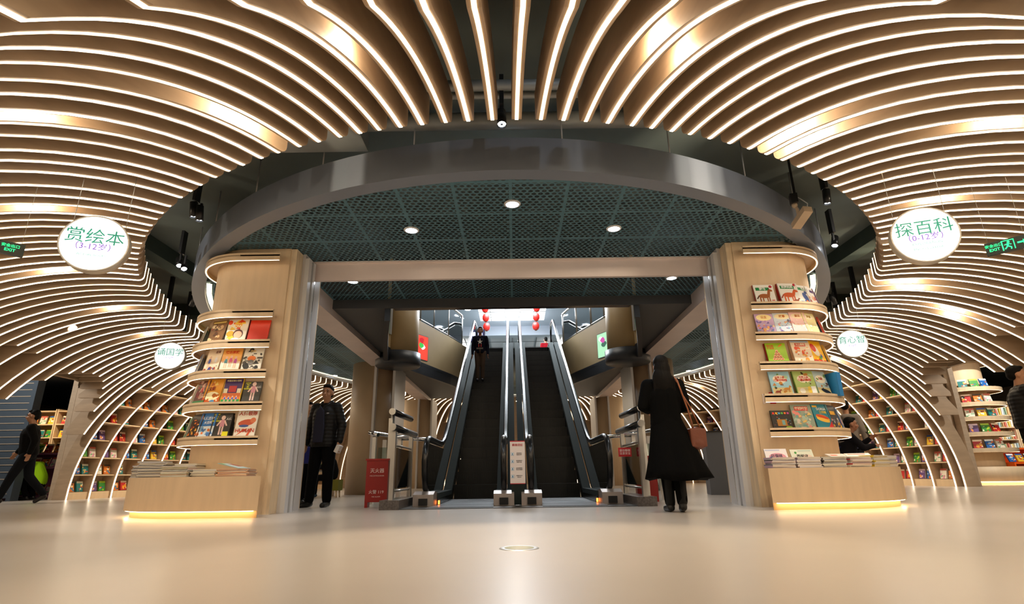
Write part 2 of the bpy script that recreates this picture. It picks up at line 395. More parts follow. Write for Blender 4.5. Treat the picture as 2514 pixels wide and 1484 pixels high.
b = MB(); b.tube([(-5.2, 5.6, 3.95), (-6.9, 8.9, 3.95)], 0.07, 10); tag(b.build('service_pipe', M_duct), 'grey pipe slanting through the gap beside the left rib tips', 'pipe')
b = MB(); b.tube([(5.2, 5.6, 3.95), (6.9, 8.9, 3.95)], 0.07, 10); tag(b.build('service_pipe', M_duct), 'grey pipe slanting through the gap beside the right rib tips', 'pipe')
rod = MB().tube([(0, 0, 3.62), (0, 0, 4.15)], 0.008, 6).mesh('hanging_rod', M_alu)
for k, th in enumerate((-62, -50, -39, -29, -19, -9, 5, 16, 26, 36, 47, 58, 70, -74)):
    a = R(th); o = obj('hanging_rod', rod, loc=(XC + 6.25 * sin(a), YC - 8.32 * cos(a), 0))
    tag(o, 'thin metal rod holding up the grey oval ring', 'rod', 'hanging rods of the ring')
b = MB()
for s_ in (-1, 1):                                   # black unistrut posts in the side gaps
    for x, y in ((6.55, 10.0), (6.7, 10.9), (6.8, 12.0)):
        o = MB().box(-0.03, 0.03, -0.03, 0.03, 3.3, 4.15).build('ceiling_hanger', M_dark, loc=(s_ * x, y, 0))
        tag(o, 'black square hanger post in the %s ceiling gap' % ('left' if s_ < 0 else 'right'), 'hanger', 'hangers in the %s ceiling gap' % ('left' if s_ < 0 else 'right'))
# cove glow behind the ring at the sides and back
b = MB(); nn = 60
for k in range(nn):
    q = []
    for j in (0, 1):
        a = R(52 + (308 - 52) * (k + j) / nn)
        for o in (-0.20, -0.28): q.append((XC + (6.27 + o) * sin(a), YC - (8.34 + o) * cos(a), 3.345))
    b.add(q, [(0, 1, 3, 2)])
tag(b.build('cove_light', M_led2), 'warm cove light strip along the inside of the grey ring', 'light strip')
# ------------------------------------------------------------------ soffits, portal beams, void and upper floor
b = MB(); b.box(-2.86, 2.86, 7.38, 7.44, 3.08, 3.36); b.box(-2.86, 2.86, 7.36, 7.40, 3.335, 3.36)
struct('trim_21', b, M_lintel)
for s_ in (-1, 1):
    b = MB(); b.box(min(s_ * 3.12, s_ * 3.57), max(s_ * 3.12, s_ * 3.57), 7.9, 21, 3.08, 3.36); struct('trim_%d' % (23 + s_), b, M_lintel)
    b = MB()                                          # grey soffit between portal beam and the void
    out = [(2.12, 9.2), (2.50, 10.75), (2.90, 12.55), (2.75, 13.5), (2.45, 14.4), (2.2, 15.2), (1.85, 16.3), (1.5, 17.65)]
    for (xa, ya), (xb, yb) in zip(out, out[1:]):
        q = [(s_ * 3.12, ya), (s_ * xa, ya), (s_ * xb, yb), (s_ * 3.12, yb)]
        b.prism(q if s_ > 0 else q[::-1], 3.2, 3.24)
    b.prism([(s_ * 3.12, 17.65), (s_ * 1.5, 17.65), (s_ * 1.5, 21), (s_ * 3.12, 21)], 3.2, 3.24)
    struct('ceiling_soffit_' + ('left' if s_ < 0 else 'right'), b, M_soffit)
    b = MB()                                          # fascia of the void: dark foot band and tan band
    for (xa, ya), (xb, yb) in zip(out, out[1:]):
        for z0, z1, mi, th in ((2.98, 3.30, 0, 0.0), (3.30, 4.40, 1, 0.04)):
            d = Vector((xb - xa, yb - ya)).normalized(); n = Vector((d.y, -d.x)) * (0.10 - th)
            q = [(s_ * (xa + n.x * 0), ya), (s_ * xb, yb), (s_ * (xb + abs(n.x)), yb), (s_ * (xa + abs(n.x)), ya)]
            b.prism(q, z0, z1, mi=mi)
    struct('wall_fascia_' + ('left' if s_ < 0 else 'right'), b, [mat('fascia_dark', (0.03, 0.034, 0.042), 0.4), M_tan])
b = MB(); b.box(-2.1, 2.1, 9.2, 9.46, 3.24, 3.9); b.box(-3.39, 3.39, 9.21, 9.25, 3.37, 5.3); struct('trim_24', b, mat('bronze_trim', (0.09, 0.06, 0.045), 0.25, metal=0.6))  # thin tall box added to block skylight showing through the ceiling holes
b = MB(); b.box(-3.12, 3.12, 9.15, 9.2, 3.2, 3.36); struct('trim_25', b, M_soffit)
# upper floor shell
b = MB(); b.box(-9, 9, 9.2, 25.5, 7.2, 7.35); b.box(-9, 9, 25.5, 26.0, 6.75, 7.35); b.box(-9, 9, 26, 40, 6.9, 7.0); struct('ceiling_upper', b, mat('upper_ceiling_white', (0.62, 0.66, 0.74), 0.7))
b = MB(); b.box(-9.2, -9, 9.2, 40, 4.36, 7.2); b.box(9, 9.2, 9.2, 40, 4.36, 7.2); b.box(-9, 9, 39.8, 40, 4.36, 7.2); struct('wall_upper', b, mat('upper_wall', (0.55, 0.52, 0.48), 0.7))
b = MB()
for i in range(-7, 8): b.box(i * 1.2 - 0.01, i * 1.2 + 0.01, 26, 40, 6.885, 6.9)
for i in range(11): b.box(-9, 9, 26.2 + i * 1.25, 26.22 + i * 1.25, 6.885, 6.9)
struct('trim_31', b, M_soffit)
b = MB(); b.box(-1.45, 1.45, 16.5, 24.4, 7.17, 7.199)
sk = b.build('skylight', mat('skylight_glow', (1, 1, 1), 0.5, emit=(0.92, 0.97, 1.0), es=2.2)); tag(sk, 'bright rectangular skylight in the upper floor ceiling', 'skylight')
b = MB()
for x in (-0.95, -0.3, 0.3, 0.95): b.box(x - 0.012, x + 0.012, 16.5, 24.4, 7.15, 7.17)
for y in (22.9,): b.box(-1.45, 1.45, y, y + 0.06, 7.14, 7.17)
b.box(-0.32, 0.32, 22.3, 23.3, 7.0, 7.14); b.build('skylight_frame', M_alu, sk)
UL = 'downlights in the upper ceiling'
for x, y in ((-1.9, 22.6), (-2.35, 24.0), (-2.9, 22.5), (1.9, 22.4), (2.35, 23.8), (2.9, 22.3), (-1.0, 29.5), (1.1, 29.3), (-4.4, 23), (4.4, 23), (-3, 28), (3, 28)):
    z = 7.19 if y < 25.5 else 6.895
    e = empty('downlight', (x, y, z), 0, 'round white downlight in the bright upper floor ceiling', 'downlight', UL)
    MB().lathe([(0.001, -0.012), (0.12, -0.012)], n=16).build('lens', M_lampw, e); MB().lathe([(0.12, -0.016), (0.15, -0.012), (0.15, 0.0)], n=16).build('bezel', M_white, e)
lamp('upper_light', 'AREA', (0, 19.0, 7.13), 500, COOL, 2.6, (0, 19.0, 0))
lamp('upper_light', 'POINT', (-3, 28, 6.6), 160, WHITE, 0.2); lamp('upper_light', 'POINT', (3, 28, 6.6), 160, WHITE, 0.2); lamp('upper_light', 'POINT', (0, 23.5, 6.3), 90, COOL, 0.2)
# round drums on the void edge with posters
def poster(name, w_, h_, e, loc, rz, cols, label):
    p = empty(name, loc, rz, label, 'poster'); MB().box(-w_ / 2 - .02, w_ / 2 + .02, -0.03, 0.03, -.02, h_ + .02).build('frame', M_alu, p)
    b = MB(); b.box(-w_ / 2, w_ / 2, -0.034, -0.03, 0, h_, 0); mats = [mat(name + cols[0] + '_glow', cols[0], 0.4, emit=cols[0], es=e)]
    random.seed(len(label))
    for i, c in enumerate(cols[1:]):
        mats.append(mat(name + c + '_glow', c, 0.4, emit=c, es=e)); cx, cz = random.uniform(-.25, .25) * w_, random.uniform(.2, .8) * h_
        b.prism([(cx + random.uniform(.12, .3) * w_ * cos(a * pi / 4), cz + .13 * h_ * sin(a * pi / 4)) for a in range(8)], -0.036 - i * .001, -0.035, 'y', i + 1)
    b.build('picture', mats, p); return p
for s_ in (-1, 1):
    e = empty('balcony_drum', (s_ * 2.78, 13.15, 0), 0, 'round tan balcony drum with dark foot band on the %s edge of the void' % ('left' if s_ < 0 else 'right'), 'balcony')
    MB().lathe([(0.001, 2.93), (0.52, 2.93), (0.54, 2.96), (0.54, 3.24), (0.44, 3.24)], n=40).build('foot_band', mat('fascia_dark'), e)
    MB().lathe([(0.44, 3.24), (0.47, 3.26), (0.47, 4.9), (0.001, 4.9)], n=40).build('cladding', M_tan, e)
poster('wall_poster', 0.36, 0.75, 0.55, (-3.02, 12.70, 3.62), R(-38), ['#b8d8c0', '#3a8a50', '#e8f0e8', '#204030'], 'green lit poster on the outer side of the left balcony drum')
poster('wall_poster', 0.36, 0.75, 0.55, (3.02, 12.70, 3.62), R(38), ['#9fd8c8', '#2f8a66', '#e0a050', '#f0f0f0'], 'green lit poster on the outer side of the right balcony drum')
poster('wall_poster', 0.44, 0.62, 0.75, (-2.38, 14.1, 3.30), R(62), ['#f04838', '#ffffff', '#40b850', '#c02030'], 'red and white lit poster on the fascia left of the escalators')
poster('wall_poster', 0.44, 0.62, 0.75, (2.38, 14.1, 3.30), R(-62), ['#a8e0b8', '#f8f8f0', '#406858', '#c050a0'], 'pale green lit poster on the fascia right of the escalators')
# glass balustrades upstairs
M_glassd = glass('dark_glass', (0.45, 0.55, 0.52), 0.35); M_glass = glass('clear_glass', (0.80, 0.88, 0.85), 0.12)
for s_ in (-1, 1):
    e = empty('glass_balustrade', (0, 0, 0), 0, 'glass balustrade with steel rail along the %s edge of the upper void' % ('left' if s_ < 0 else 'right'), 'balustrade')
    pts = [(2.68, 13.85), (2.5, 14.4), (2.25, 15.2), (1.95, 16.2), (1.65, 17.4)]
    for (xa, ya), (xb, yb) in zip(pts, pts[1:]):
        b = MB(); b.prism([(s_ * xa, ya), (s_ * xb, yb), (s_ * xb + .015, yb), (s_ * xa + .015, ya)], 4.45, 5.3); b.build('glass_panel', M_glassd, e)
        b = MB(); b.tube([(s_ * xb, yb, 4.4), (s_ * xb, yb, 5.42)], 0.03, 8); b.build('post', M_alu, e)
    MB().tube([(s_ * x, y, 5.42) for x, y in pts], 0.035, 8).build('handrail', M_steel, e)
    MB().tube([(s_ * x, y, 4.47) for x, y in pts], 0.02, 8).build('lower_rail', M_steel, e)
# downlights in the perforated ceiling
for i, (x, y, lab) in enumerate(((0.02, 5.67, 'centre front downlight of the perforated ceiling'), (-1.25, 6.33, 'perforated ceiling downlight left of the centre front one'), (1.30, 6.37, 'perforated ceiling downlight right of the centre front one'),
        (-2.51, 8.2, 'downlight just behind the lintel, above the standing man'), (2.54, 8.25, 'downlight just behind the lintel on the right side'), (-5.42, 14.66, 'nearer downlight in the left side aisle'), (-5.40, 16.57, 'farther downlight in the left side aisle'),
        (5.40, 14.8, 'nearer downlight in the right side aisle'), (5.34, 16.63, 'farther downlight in the right side aisle'))):
    e = empty('downlight', (x, y, 3.36), 0, 'round white ' + lab, 'downlight')
    MB().lathe([(0.001, -0.012), (0.075, -0.012)], n=20).build('lens', M_lampw, e); MB().lathe([(0.075, -0.016), (0.095, -0.012), (0.095, 0.0)], n=20).build('bezel', M_white, e)
    lamp('downlight_lamp', 'SPOT', (x, y, 3.32), 24 if i < 5 else 30, COOL, 0.05, (x, y, 0), 120, 0.8)
# ------------------------------------------------------------------ columns
M_post = mat('guide_rail_metal', (0.62, 0.60, 0.60), 0.4)
SH_Z = (3.13, 2.36, 1.965, 1.59, 1.195, 0.79)
def dshape(r, xin, seg=26, a_end=120, yc=0.0, rin=None):
    """D-shaped outline in column coords (u inward to the portal, y towards camera negative); flat front from u=0 to xin"""
    out = [(xin, yc - r)]
    for k in range(seg + 1):
        a = R(a_end) * k / seg; out.append((-r * sin(a), yc - r * cos(a)))
    return out
def ribbon(b, pl, z0, z1, th, mi=0, s_=1):          # thin wall following a polyline, thickness inwards
    n = len(pl); inn = []
    for i in range(n):
        a = Vector(pl[max(0, i - 1)]); c = Vector(pl[min(n - 1, i + 1)]); d = (c - a).normalized(); nn = Vector((d.y, -d.x))
        inn.append((pl[i][0] - nn.x * th * -1, pl[i][1] - nn.y * th * -1))
    vs = []
    for (p, q) in zip(pl, inn): vs += [(s_ * p[0], p[1], z0), (s_ * p[0], p[1], z1), (s_ * q[0], q[1], z1), (s_ * q[0], q[1], z0)]
    fs = []
    for i in range(n - 1):
        o = 4 * i; fs += [(o, o + 4, o + 5, o + 1), (o + 1, o + 5, o + 6, o + 2), (o + 2, o + 6, o + 7, o + 3), (o + 3, o + 7, o + 4, o)]
    fs += [(0, 1, 2, 3), (4 * n - 1, 4 * n - 2, 4 * n - 3, 4 * n - 4)]
    b.add(vs, fs)
CX0, CY0, CR = 3.55, 7.45, 0.60
def near_column(s_):
    side = 'left' if s_ < 0 else 'right'; k = -s_     # u axis points to the portal opening
    e = empty('display_column', (s_ * CX0, CY0, 0), 0, 'pale wooden column with curved book shelves on the %s side of the portal' % side, 'column')
    b = MB(); pl = dshape(CR, 0.59, 40, 270); b.prism([(k * u, y) for u, y in pl + [(0.59, 0.60)]][::k], 0, 3.35); b.build('body', M_wood, e)
    b = MB(); b.box(min(k * .59, k * .668), max(k * .59, k * .668), -0.58, -0.36, 0, 3.35); b.build('edge_trim', M_raw, e)
    for j, z in enumerate(SH_Z):
        if j == 1 and s_ > 0: pass
        b = MB(); r = 0.76; pl = dshape(r, 0.52, 30, 115)
        inner = dshape(CR - 0.01, 0.38, 30, 115)[::-1]
        b.prism([(k * u, y) for u, y in pl + inner][::k], z + 0.055, z + 0.075)
        ribbon(b, pl, z, z + 0.10, 0.03, 0, k); sh = b.build('shelf', M_wood, e)
        b = MB(); pl2 = dshape(r - 0.006, 0.51, 30, 114); ribbon(b, pl2, z - 0.004, z + 0.002, 0.013, 0, k); b.build('light_strip', M_ledshelf, sh)
    b = MB(); pl = dshape(1.19, 0.80, 40, 125); inner = dshape(CR + .005, 0.30, 40, 125)[::-1]
    b.prism([(k * u, y) for u, y in pl + inner][::k], 0.075, 0.43); b.build('plinth_table', M_wood, e)
    b = MB(); pl = dshape(1.12, 0.77, 40, 122); inner = dshape(CR + .008, 0.28, 40, 122)[::-1]
    b.prism([(k * u, y) for u, y in pl + inner][::k], 0.0, 0.075); b.build('plinth_base', mat('plinth_base_wood', (0.62, 0.42, 0.2), 0.5), e)
    b = MB(); pl2 = dshape(1.17, 0.74, 40, 121); ribbon(b, pl2, 0.066, 0.074, 0.025, 0, k); b.build('light_strip', mat('led_plinth', (1, .8, .5), .5, emit=(1.0, .72, .36), es=9), e)
    # portal guide rail
    g = empty('shutter_guide', (s_ * 2.86, 7.2, 0), 0, 'tall metal fire shutter guide rail beside the %s column' % side, 'shutter guide')
    b = MB(); b.box(-0.02, 0.02, -0.12, 0.50, 0, 3.36); b.build('back_plate', M_post, g)
    b = MB(); x0, x1 = sorted((-s_ * 0.02, -s_ * 0.075)); b.box(x0, x1, -0.12, -0.02, 0, 3.3); b.box(x0, x1, 0.05, 0.13, 0, 3.3); b.build('channel', mat('channel_pale', (.68, .68, .70), .35), g)
    b = MB(); x0, x1 = sorted((-s_ * 0.02, -s_ * 0.03)); b.box(x0, x1, -0.02, 0.05, 0, 3.3); b.build('slot', M_dark, g)
    b = MB(); b.box(-0.02, 0.02, 0.13, 0.2, 0, 3.08, 0, Matrix.Translation((-s_ * 0.035, 0, 0))); b.build('guide_edge', M_chrome, g)
    return e
colL = near_column(-1); colR = near_column(1)
for s_ in (-1, 1):
    side = 'left' if s_ < 0 else 'right'
    for yy, lab in ((14.35, 'tan round column halfway along the %s side of the escalators' % side), (20.8, 'pale round column at the far end of the %s side' % side)):
        e = empty('round_column', (s_ * 3.58, yy, 0), 0, lab, 'column')
        MB().prism([(0.6 * cos(2 * pi * q / 40), 0.6 * sin(2 * pi * q / 40)) for q in range(40)], 0, 3.2 if yy < 15 else 3.08, smooth=True).build('body', M_wood if yy > 15 else mat('column_cladding', (0.42, 0.31, 0.2), 0.4, noise=.05, nscale=2), e)
        x0, x1 = sorted((-s_ * 0.15, -s_ * 0.62))
        for q in (0.15, 0.62): MB().box(-s_ * q - 0.03, -s_ * q + 0.03, -0.72, 0.60, 0, 3.08).build('metal_guide', M_post, e)
# ------------------------------------------------------------------ escalators
esc = [(0, 0)]
def hline(y):                                          # nominal step line
    return 0.0 if y < 10.05 else min(4.36, (y - 10.05) * tan(R(30)))
def offpoly(y0, y1, lo, hi, n=24):
    ys_ = [y0] + [y for y in (9.75, 10.05, 10.35, 17.3, 17.6, 17.9) if y0 < y < y1] + [y1]
    a = [(y, hline(y) + lo) for y in ys_]; c = [(y, hline(y) + hi) for y in ys_]
    return a + c[::-1]
M_escside = mat('escalator_cladding', (0.02, 0.028, 0.027), 0.25, metal=0.4); M_deck = mat('escalator_deck', (0.035, 0.045, 0.045), 0.75, spec=0.08)
M_newel = mat('newel_plate', (0.42, 0.36, 0.33), 0.4, metal=0.5)
def escalator(xc, side):
    e = empty('escalator', (xc, 0, 0), 0, 'dark glass sided escalator on the %s' % side, 'escalator')
    b = MB()
    for i in range(24):
        y = 8.45 + 0.4 * i; z = hline(y + 0.2 + 0.15)
        if y > 18: break
        st = MB(); zz = hline(y)
        st.box(-0.392, 0.392, y, y + 0.41, max(0, zz - 0.24), zz + 0.012)
        for g in range(20): st.box(-0.37 + g * 0.037, -0.355 + g * 0.037, y - 0.006, y + 0.0, max(0.0, zz - 0.2), zz - 0.01)
        st.box(-0.375, 0.375, y - 0.004, y + 0.02, zz + 0.012, zz + 0.014, 1)
        st.build('step', [M_step, mat('step_edge', (0.03, 0.03, 0.03), 0.3)], e)
    MB().box(-0.42, 0.42, 7.55, 8.45, 0.001, 0.014).build('comb_plate', mat('comb_plate', (0.10, 0.10, 0.10), 0.3, metal=0.7), e)
    for q in (-1, 1):
        x = q * 0.55
        bal = MB().prism(offpoly(8.35, 18.6, -0.45, 0.10), x - 0.15, x - 0.13, 'x').prism(offpoly(8.35, 18.6, -0.45, 0.10), x + 0.13, x + 0.15, 'x').build('skirt', M_escside, e)
        MB().prism(offpoly(8.30, 18.6, 0.10, 0.17), x - 0.16, x - 0.02, 'x').prism(offpoly(8.30, 18.6, 0.10, 0.17), x + 0.02, x + 0.16, 'x').build('deck', M_deck, e)
        gl = offpoly(8.5, 18.5, 0.17, 0.86); MB().prism([(8.28, .17), (8.12, .35), (8.08, .55), (8.15, .75), (8.3, .86)] + [p for p in gl[len(gl) // 2:]][::-1] + gl[:len(gl) // 2][::-1], x - 0.006, x + 0.006, 'x').build('glass_panel', M_glassd, e)
        path = [(8.30, 0.16), (8.13, 0.24), (8.02, 0.42), (7.98, 0.60), (8.04, 0.78), (8.18, 0.90), (8.35, 0.93), (9.5, 0.93), (9.85, .94), (10.15, 1.02), (10.5, 1.2), (17.5, 5.24), (17.8, 5.29), (18.3, 5.29), (18.5, 5.15), (18.55, 4.9), (18.4, 4.6)]
        MB().tube([(x, y, z) for y, z in path], 0.042, 10).build('handrail', M_rubber, e)
        MB().tube([(x, y + (.05 if y < 8.3 else 0), z - (.0 if y < 8.3 else 0.05)) for y, z in path[1:-2]], 0.012, 6).build('rail_trim', M_chrome, e)
        MB().prism([(7.95, 0), (8.5, 0), (8.5, 0.17), (8.1, 0.2), (7.95, 0.16)], x - 0.14, x + 0.14, 'x').build('newel_base', M_newel, e)
        MB().box(x - 0.06, x + 0.06, 7.93, 7.95, 0.02, 0.11).build('handrail_inlet', M_dark, e)
        MB().prism(offpoly(8.9, 18.4, -0.75, 0.02), x + q * 0.155, x + q * 0.165, 'x').build('side_cladding', M_escside, e) if q * xc > 0 else None
    return e
E1 = escalator(-0.70, 'left'); E2 = escalator(0.78, 'right')
for o in (E1, E2):
    pass
# side claddings must not sink through the floor: boxes cut at z = 0
for o in bpy.data.objects:
    if o.name.startswith(('side_cladding', 'skirt')):
        for v in o.data.vertices: v.co.z = max(v.co.z, 0.0)
b = MB()
b.box(-1.5, 1.58, 7.42, 7.93, 0.0005, 0.008); b.box(-1.5, -1.12, 7.93, 8.45, 0.0005, 0.008)
pl_ = b.build('floor_plate', mat('floor_plate_steel', (0.12, 0.115, 0.11), 0.3, metal=0.6, noise=.1, nscale=30)); tag(pl_, 'dark steel landing plate in front of the escalators', 'floor plate')
for x, lab in ((-1.15, 'left'), (1.23, 'right')):
    pass
# ------------------------------------------------------------------ lamps tucked between the ribs
def gap_t(t):
    ts = sorted(x for x, _ in RIBS); 
    for a, c in zip(ts, ts[1:]):
        if a <= t <= c: return (a + c) / 2
    return t
fix = MB().tube([(0, 0, 0), (0, 0, 0.09)], 0.03, 12).mesh('housing', M_dark); fixl = MB().lathe([(0.001, -0.002), (0.024, -0.002)], n=12).mesh('lens', M_lampy)
GL = [(-17.0, .55, 34, 'shining on the wide lit rib at upper left'), (-22.4, 1.6, 16, 'shining near the upper left picture edge'), (-36.9, 1.1, 14, 'above the left exit sign'), (-52, .96, 14, 'just below the large left round sign'), (-64.5, .7, 6, 'above the small left round sign'), (-75.5, .75, 5, 'behind the small left round sign'),
      (-6.7, 1.15, 9, 'left of the centre rib over the entrance'), (6.2, 1.15, 12, 'right of the centre rib over the entrance'), (8.0, 1.0, 6, 'second to the right of the centre rib'), (20.0, .35, 40, 'by the bright rib tips at upper right'), (21.4, .35, 40, 'second by the bright rib tips at upper right'), (25.5, 1.5, 12, 'near the upper right picture edge'),
      (37.4, .7, 14, 'above the large right round sign'), (58.9, .45, 18, 'just below the large right round sign'), (60.6, .6, 18, 'second just below the large right round sign'), (65.6, 1.4, 18, 'shining on the wide lit ribs at right'), (67.9, 1.5, 8, 'second shining on the wide lit ribs at right'), (76.4, .55, 6, 'above the small right round sign')]
for t, r, pw, lab in GL:
    tt = gap_t(t); p, n = foot(tt); q = p + n * r; z = ell_in(r) + 0.14
    e = empty('rib_spotlight', (q.x, q.y, z), 0, 'small black lamp between ceiling ribs, ' + lab, 'spotlight')
    obj('housing', fix, e); obj('lens', fixl, e); lamp('rib_lamp', 'POINT', (q.x, q.y, z - 0.05), pw, (1, .82, .58), 0.03)
for k, t in enumerate(list(range(98, 180, 9)) + list(range(-98, -180, -9))):
    tt = gap_t(t); p, n = foot(tt); q = p + n * 0.8; z = ell_in(0.8) + 0.14
    e = empty('rib_spotlight', (q.x, q.y, z), 0, 'small black lamp between the far ceiling ribs beyond the portal', 'spotlight', 'lamps between the far ribs')
    obj('housing', fix, e); obj('lens', fixl, e); lamp('rib_lamp', 'POINT', (q.x, q.y, z - 0.05), 9, (1, .80, .55), 0.03)
# track spotlights
def track_spot(loc, target, lab, power=60, col=WHITE, ang=50, twin=0):
    e = empty('track_spotlight', loc, 0, lab, 'spotlight')
    MB().box(-0.02, 0.02, -0.05, 0.05, 0.18, 4.0 - loc[2] if loc[2] < 3.8 else 0.3).build('stem', M_dark, e)
    for j in range(1 + twin):
        off = Vector((0.09 * j, -0.02 * j, -0.06 * j)); d = (Vector(target) - Vector(loc)).normalized(); q = d.to_track_quat('Z', 'Y').to_matrix().to_4x4()
        M = Matrix.Translation(off) @ q
        b = MB(); b.lathe([(0.001, -0.16), (0.045, -0.16), (0.045, 0.03), (0.04, 0.03)], n=16, M=M.to_3x3(), c=tuple(off)); b.box(-0.012, 0.012, -0.012, 0.012, -0.02, 0.2, 0, Matrix.Translation(off)); b.build('can', M_dark, e)
        b = MB(); b.lathe([(0.001, 0.012), (0.038, 0.012)], n=16, M=M.to_3x3(), c=tuple(off)); b.build('lens', M_lampw, e)
        MB().tube([off + d * 0.014 + d * 0.0, off + d * 0.018], 0.001, 4).build('lens_rim', M_dark, e)
    lamp('track_lamp', 'SPOT', Vector(loc) + (Vector(target) - Vector(loc)).normalized() * 0.06, power, col, 0.03, target, ang, 0.5)
track_spot((-0.07, 4.35, 3.50), (0.05, 3.3, 0), 'black track spotlight pointing down beside the centre rib tip', 260, (1, .80, .55), 70)
track_spot((-3.85, 6.05, 3.47), (-3.7, 6.3, 1.2), 'black twin track spotlight in the gap above the left column', 110, WHITE, 60, 1)
track_spot((-4.95, 7.65, 3.46), (-4.0, 6.6, 1.6), 'black twin track spotlight left of the left column shining toward the camera', 40, WHITE, 55, 1)
track_spot((-5.85, 9.6, 3.46), (-7.5, 11, 0.6), 'small tilted track spotlight farthest back in the left gap', 30, WHITE, 60)
track_spot((3.95, 6.2, 3.6), (3.8, 6.3, 1.2), 'black track spotlight behind the security camera at right', 110, WHITE, 60)
track_spot((4.60, 7.25, 3.46), (3.9, 6.6, 1.8), 'tilted black track spotlight in the gap right of the right column', 45, WHITE, 55)
track_spot((5.95, 9.9, 3.46), (8, 12, 0.5), 'small twin track spotlight farthest back in the right gap', 30, WHITE, 60, 1)
track_spot((0.9, 2.5, 3.6), (0, 4.9, 3.45), 'black spotlight hidden above the ribs lighting the oval ring', 14, COOL, 45)
lamp('ring_wash', 'SPOT', (-5.3, 5.9, 3.75), 30, WHITE, 0.03, (-4.75, 7.4, 3.4), 80)
lamp('ring_wash', 'SPOT', (5.5, 6.1, 3.75), 30, WHITE, 0.03, (4.85, 7.6, 3.4), 80)
lamp('ring_wash', 'SPOT', (-2.3, 4.4, 3.85), 12, WHITE, 0.03, (-2.2, 5.35, 3.45), 80)
lamp('ring_wash', 'SPOT', (2.4, 4.4, 3.85), 12, WHITE, 0.03, (2.3, 5.35, 3.45), 80)
# floor lens under the pool of light
e = empty('floor_light', (0.02, 3.42, 0), 0, 'small round glass light set in the floor in front of the escalators', 'floor light')
MB().lathe([(0.001, 0.004), (0.085, 0.004)], n=24).build('lens', mat('floor_lens', (0.8, .85, .75), .1), e); MB().lathe([(0.085, 0.003), (0.11, 0.004), (0.115, 0.0)], n=24).build('bezel', M_alu, e)
# ------------------------------------------------------------------ round signs
M_green = mat('sign_green', '#047858', 0.5, emit='#18b090', es=0.25); M_purple = mat('sign_purple', '#6a38a8', 0.5, emit='#9050d0', es=0.25)
M_signf = mat('sign_face', (.8, .8, .8), 0.4, emit=(0.94, 0.98, 1.0), es=0.75)
def round_sign(loc, rz, r, lines, lab):
    e = empty('round_sign', loc, rz, lab, 'sign')
    Mx = Matrix.Rotation(pi / 2, 3, 'X')
    MB().lathe([(r, -0.05), (r, 0.05), (r - 0.012, 0.05), (r - 0.012, 0.044), (0.001, 0.044)], n=48, M=Mx).build('rim', mat('sign_rim', (0.55, .5, .42), .35, metal=.5), e)
    MB().lathe([(0.001, 0.047), (r - 0.013, 0.047)], n=48, M=Mx, smooth=False).build('face', M_signf, e)
    for j, (s, sz, dz, m) in enumerate(lines): text('lettering', s, sz, m, e, (0, -0.050, dz), bold=0.0)
    for x in (-r * 0.75, r * 0.75): MB().tube([(x, 0, r * 0.6), (x, 0, 0.75)], 0.003, 5).build('hanging_wire', M_alu, e)
    lamp('sign_glow', 'POINT', Vector(loc) + Vector((sin(rz) * 0.2, -cos(rz) * 0.35, 0)), 1.2, COOL, 0.05)
M_gtxt = mat('sign_small_print', '#70a898', 0.5, emit='#90c8b8', es=0.3)
round_sign((-3.87, 4.72, 2.50), R(22), 0.275, [('赏绘本', 0.155, 0.055, M_green), ('（3-12岁）', 0.078, -0.04, M_purple), ('PICTURE BOOKS', 0.03, -0.12, M_gtxt)], 'large glowing round sign with green characters hanging at the upper left')
round_sign((3.90, 4.80, 2.50), R(-22), 0.275, [('探百科', 0.155, 0.06, M_green), ('（0-12岁）', 0.078, -0.03, M_purple), ('EXPLORATION', 0.035, -0.09, M_gtxt), ('ENCYCLOPEDIA', 0.032, -0.14, M_gtxt)], 'large glowing round sign with green characters hanging at the upper right')
round_sign((-5.85, 9.24, 2.42), R(16), 0.235, [('诵国学', 0.135, 0.055, M_green), ('（3-12岁）', 0.045, -0.035, M_purple)], 'small glowing round sign hanging left of the left column')
round_sign((5.70, 9.08, 2.42), R(-16), 0.235, [('育心智', 0.135, 0.055, M_green), ('（3-12岁）', 0.045, -0.035, M_purple)], 'small glowing round sign hanging right of the right column')
M_exitg = mat('exit_green', '#20e080', 0.5, emit='#20e080', es=1.6); M_exitb = mat('exit_panel', (0.003, 0.015, 0.01), 0.3)
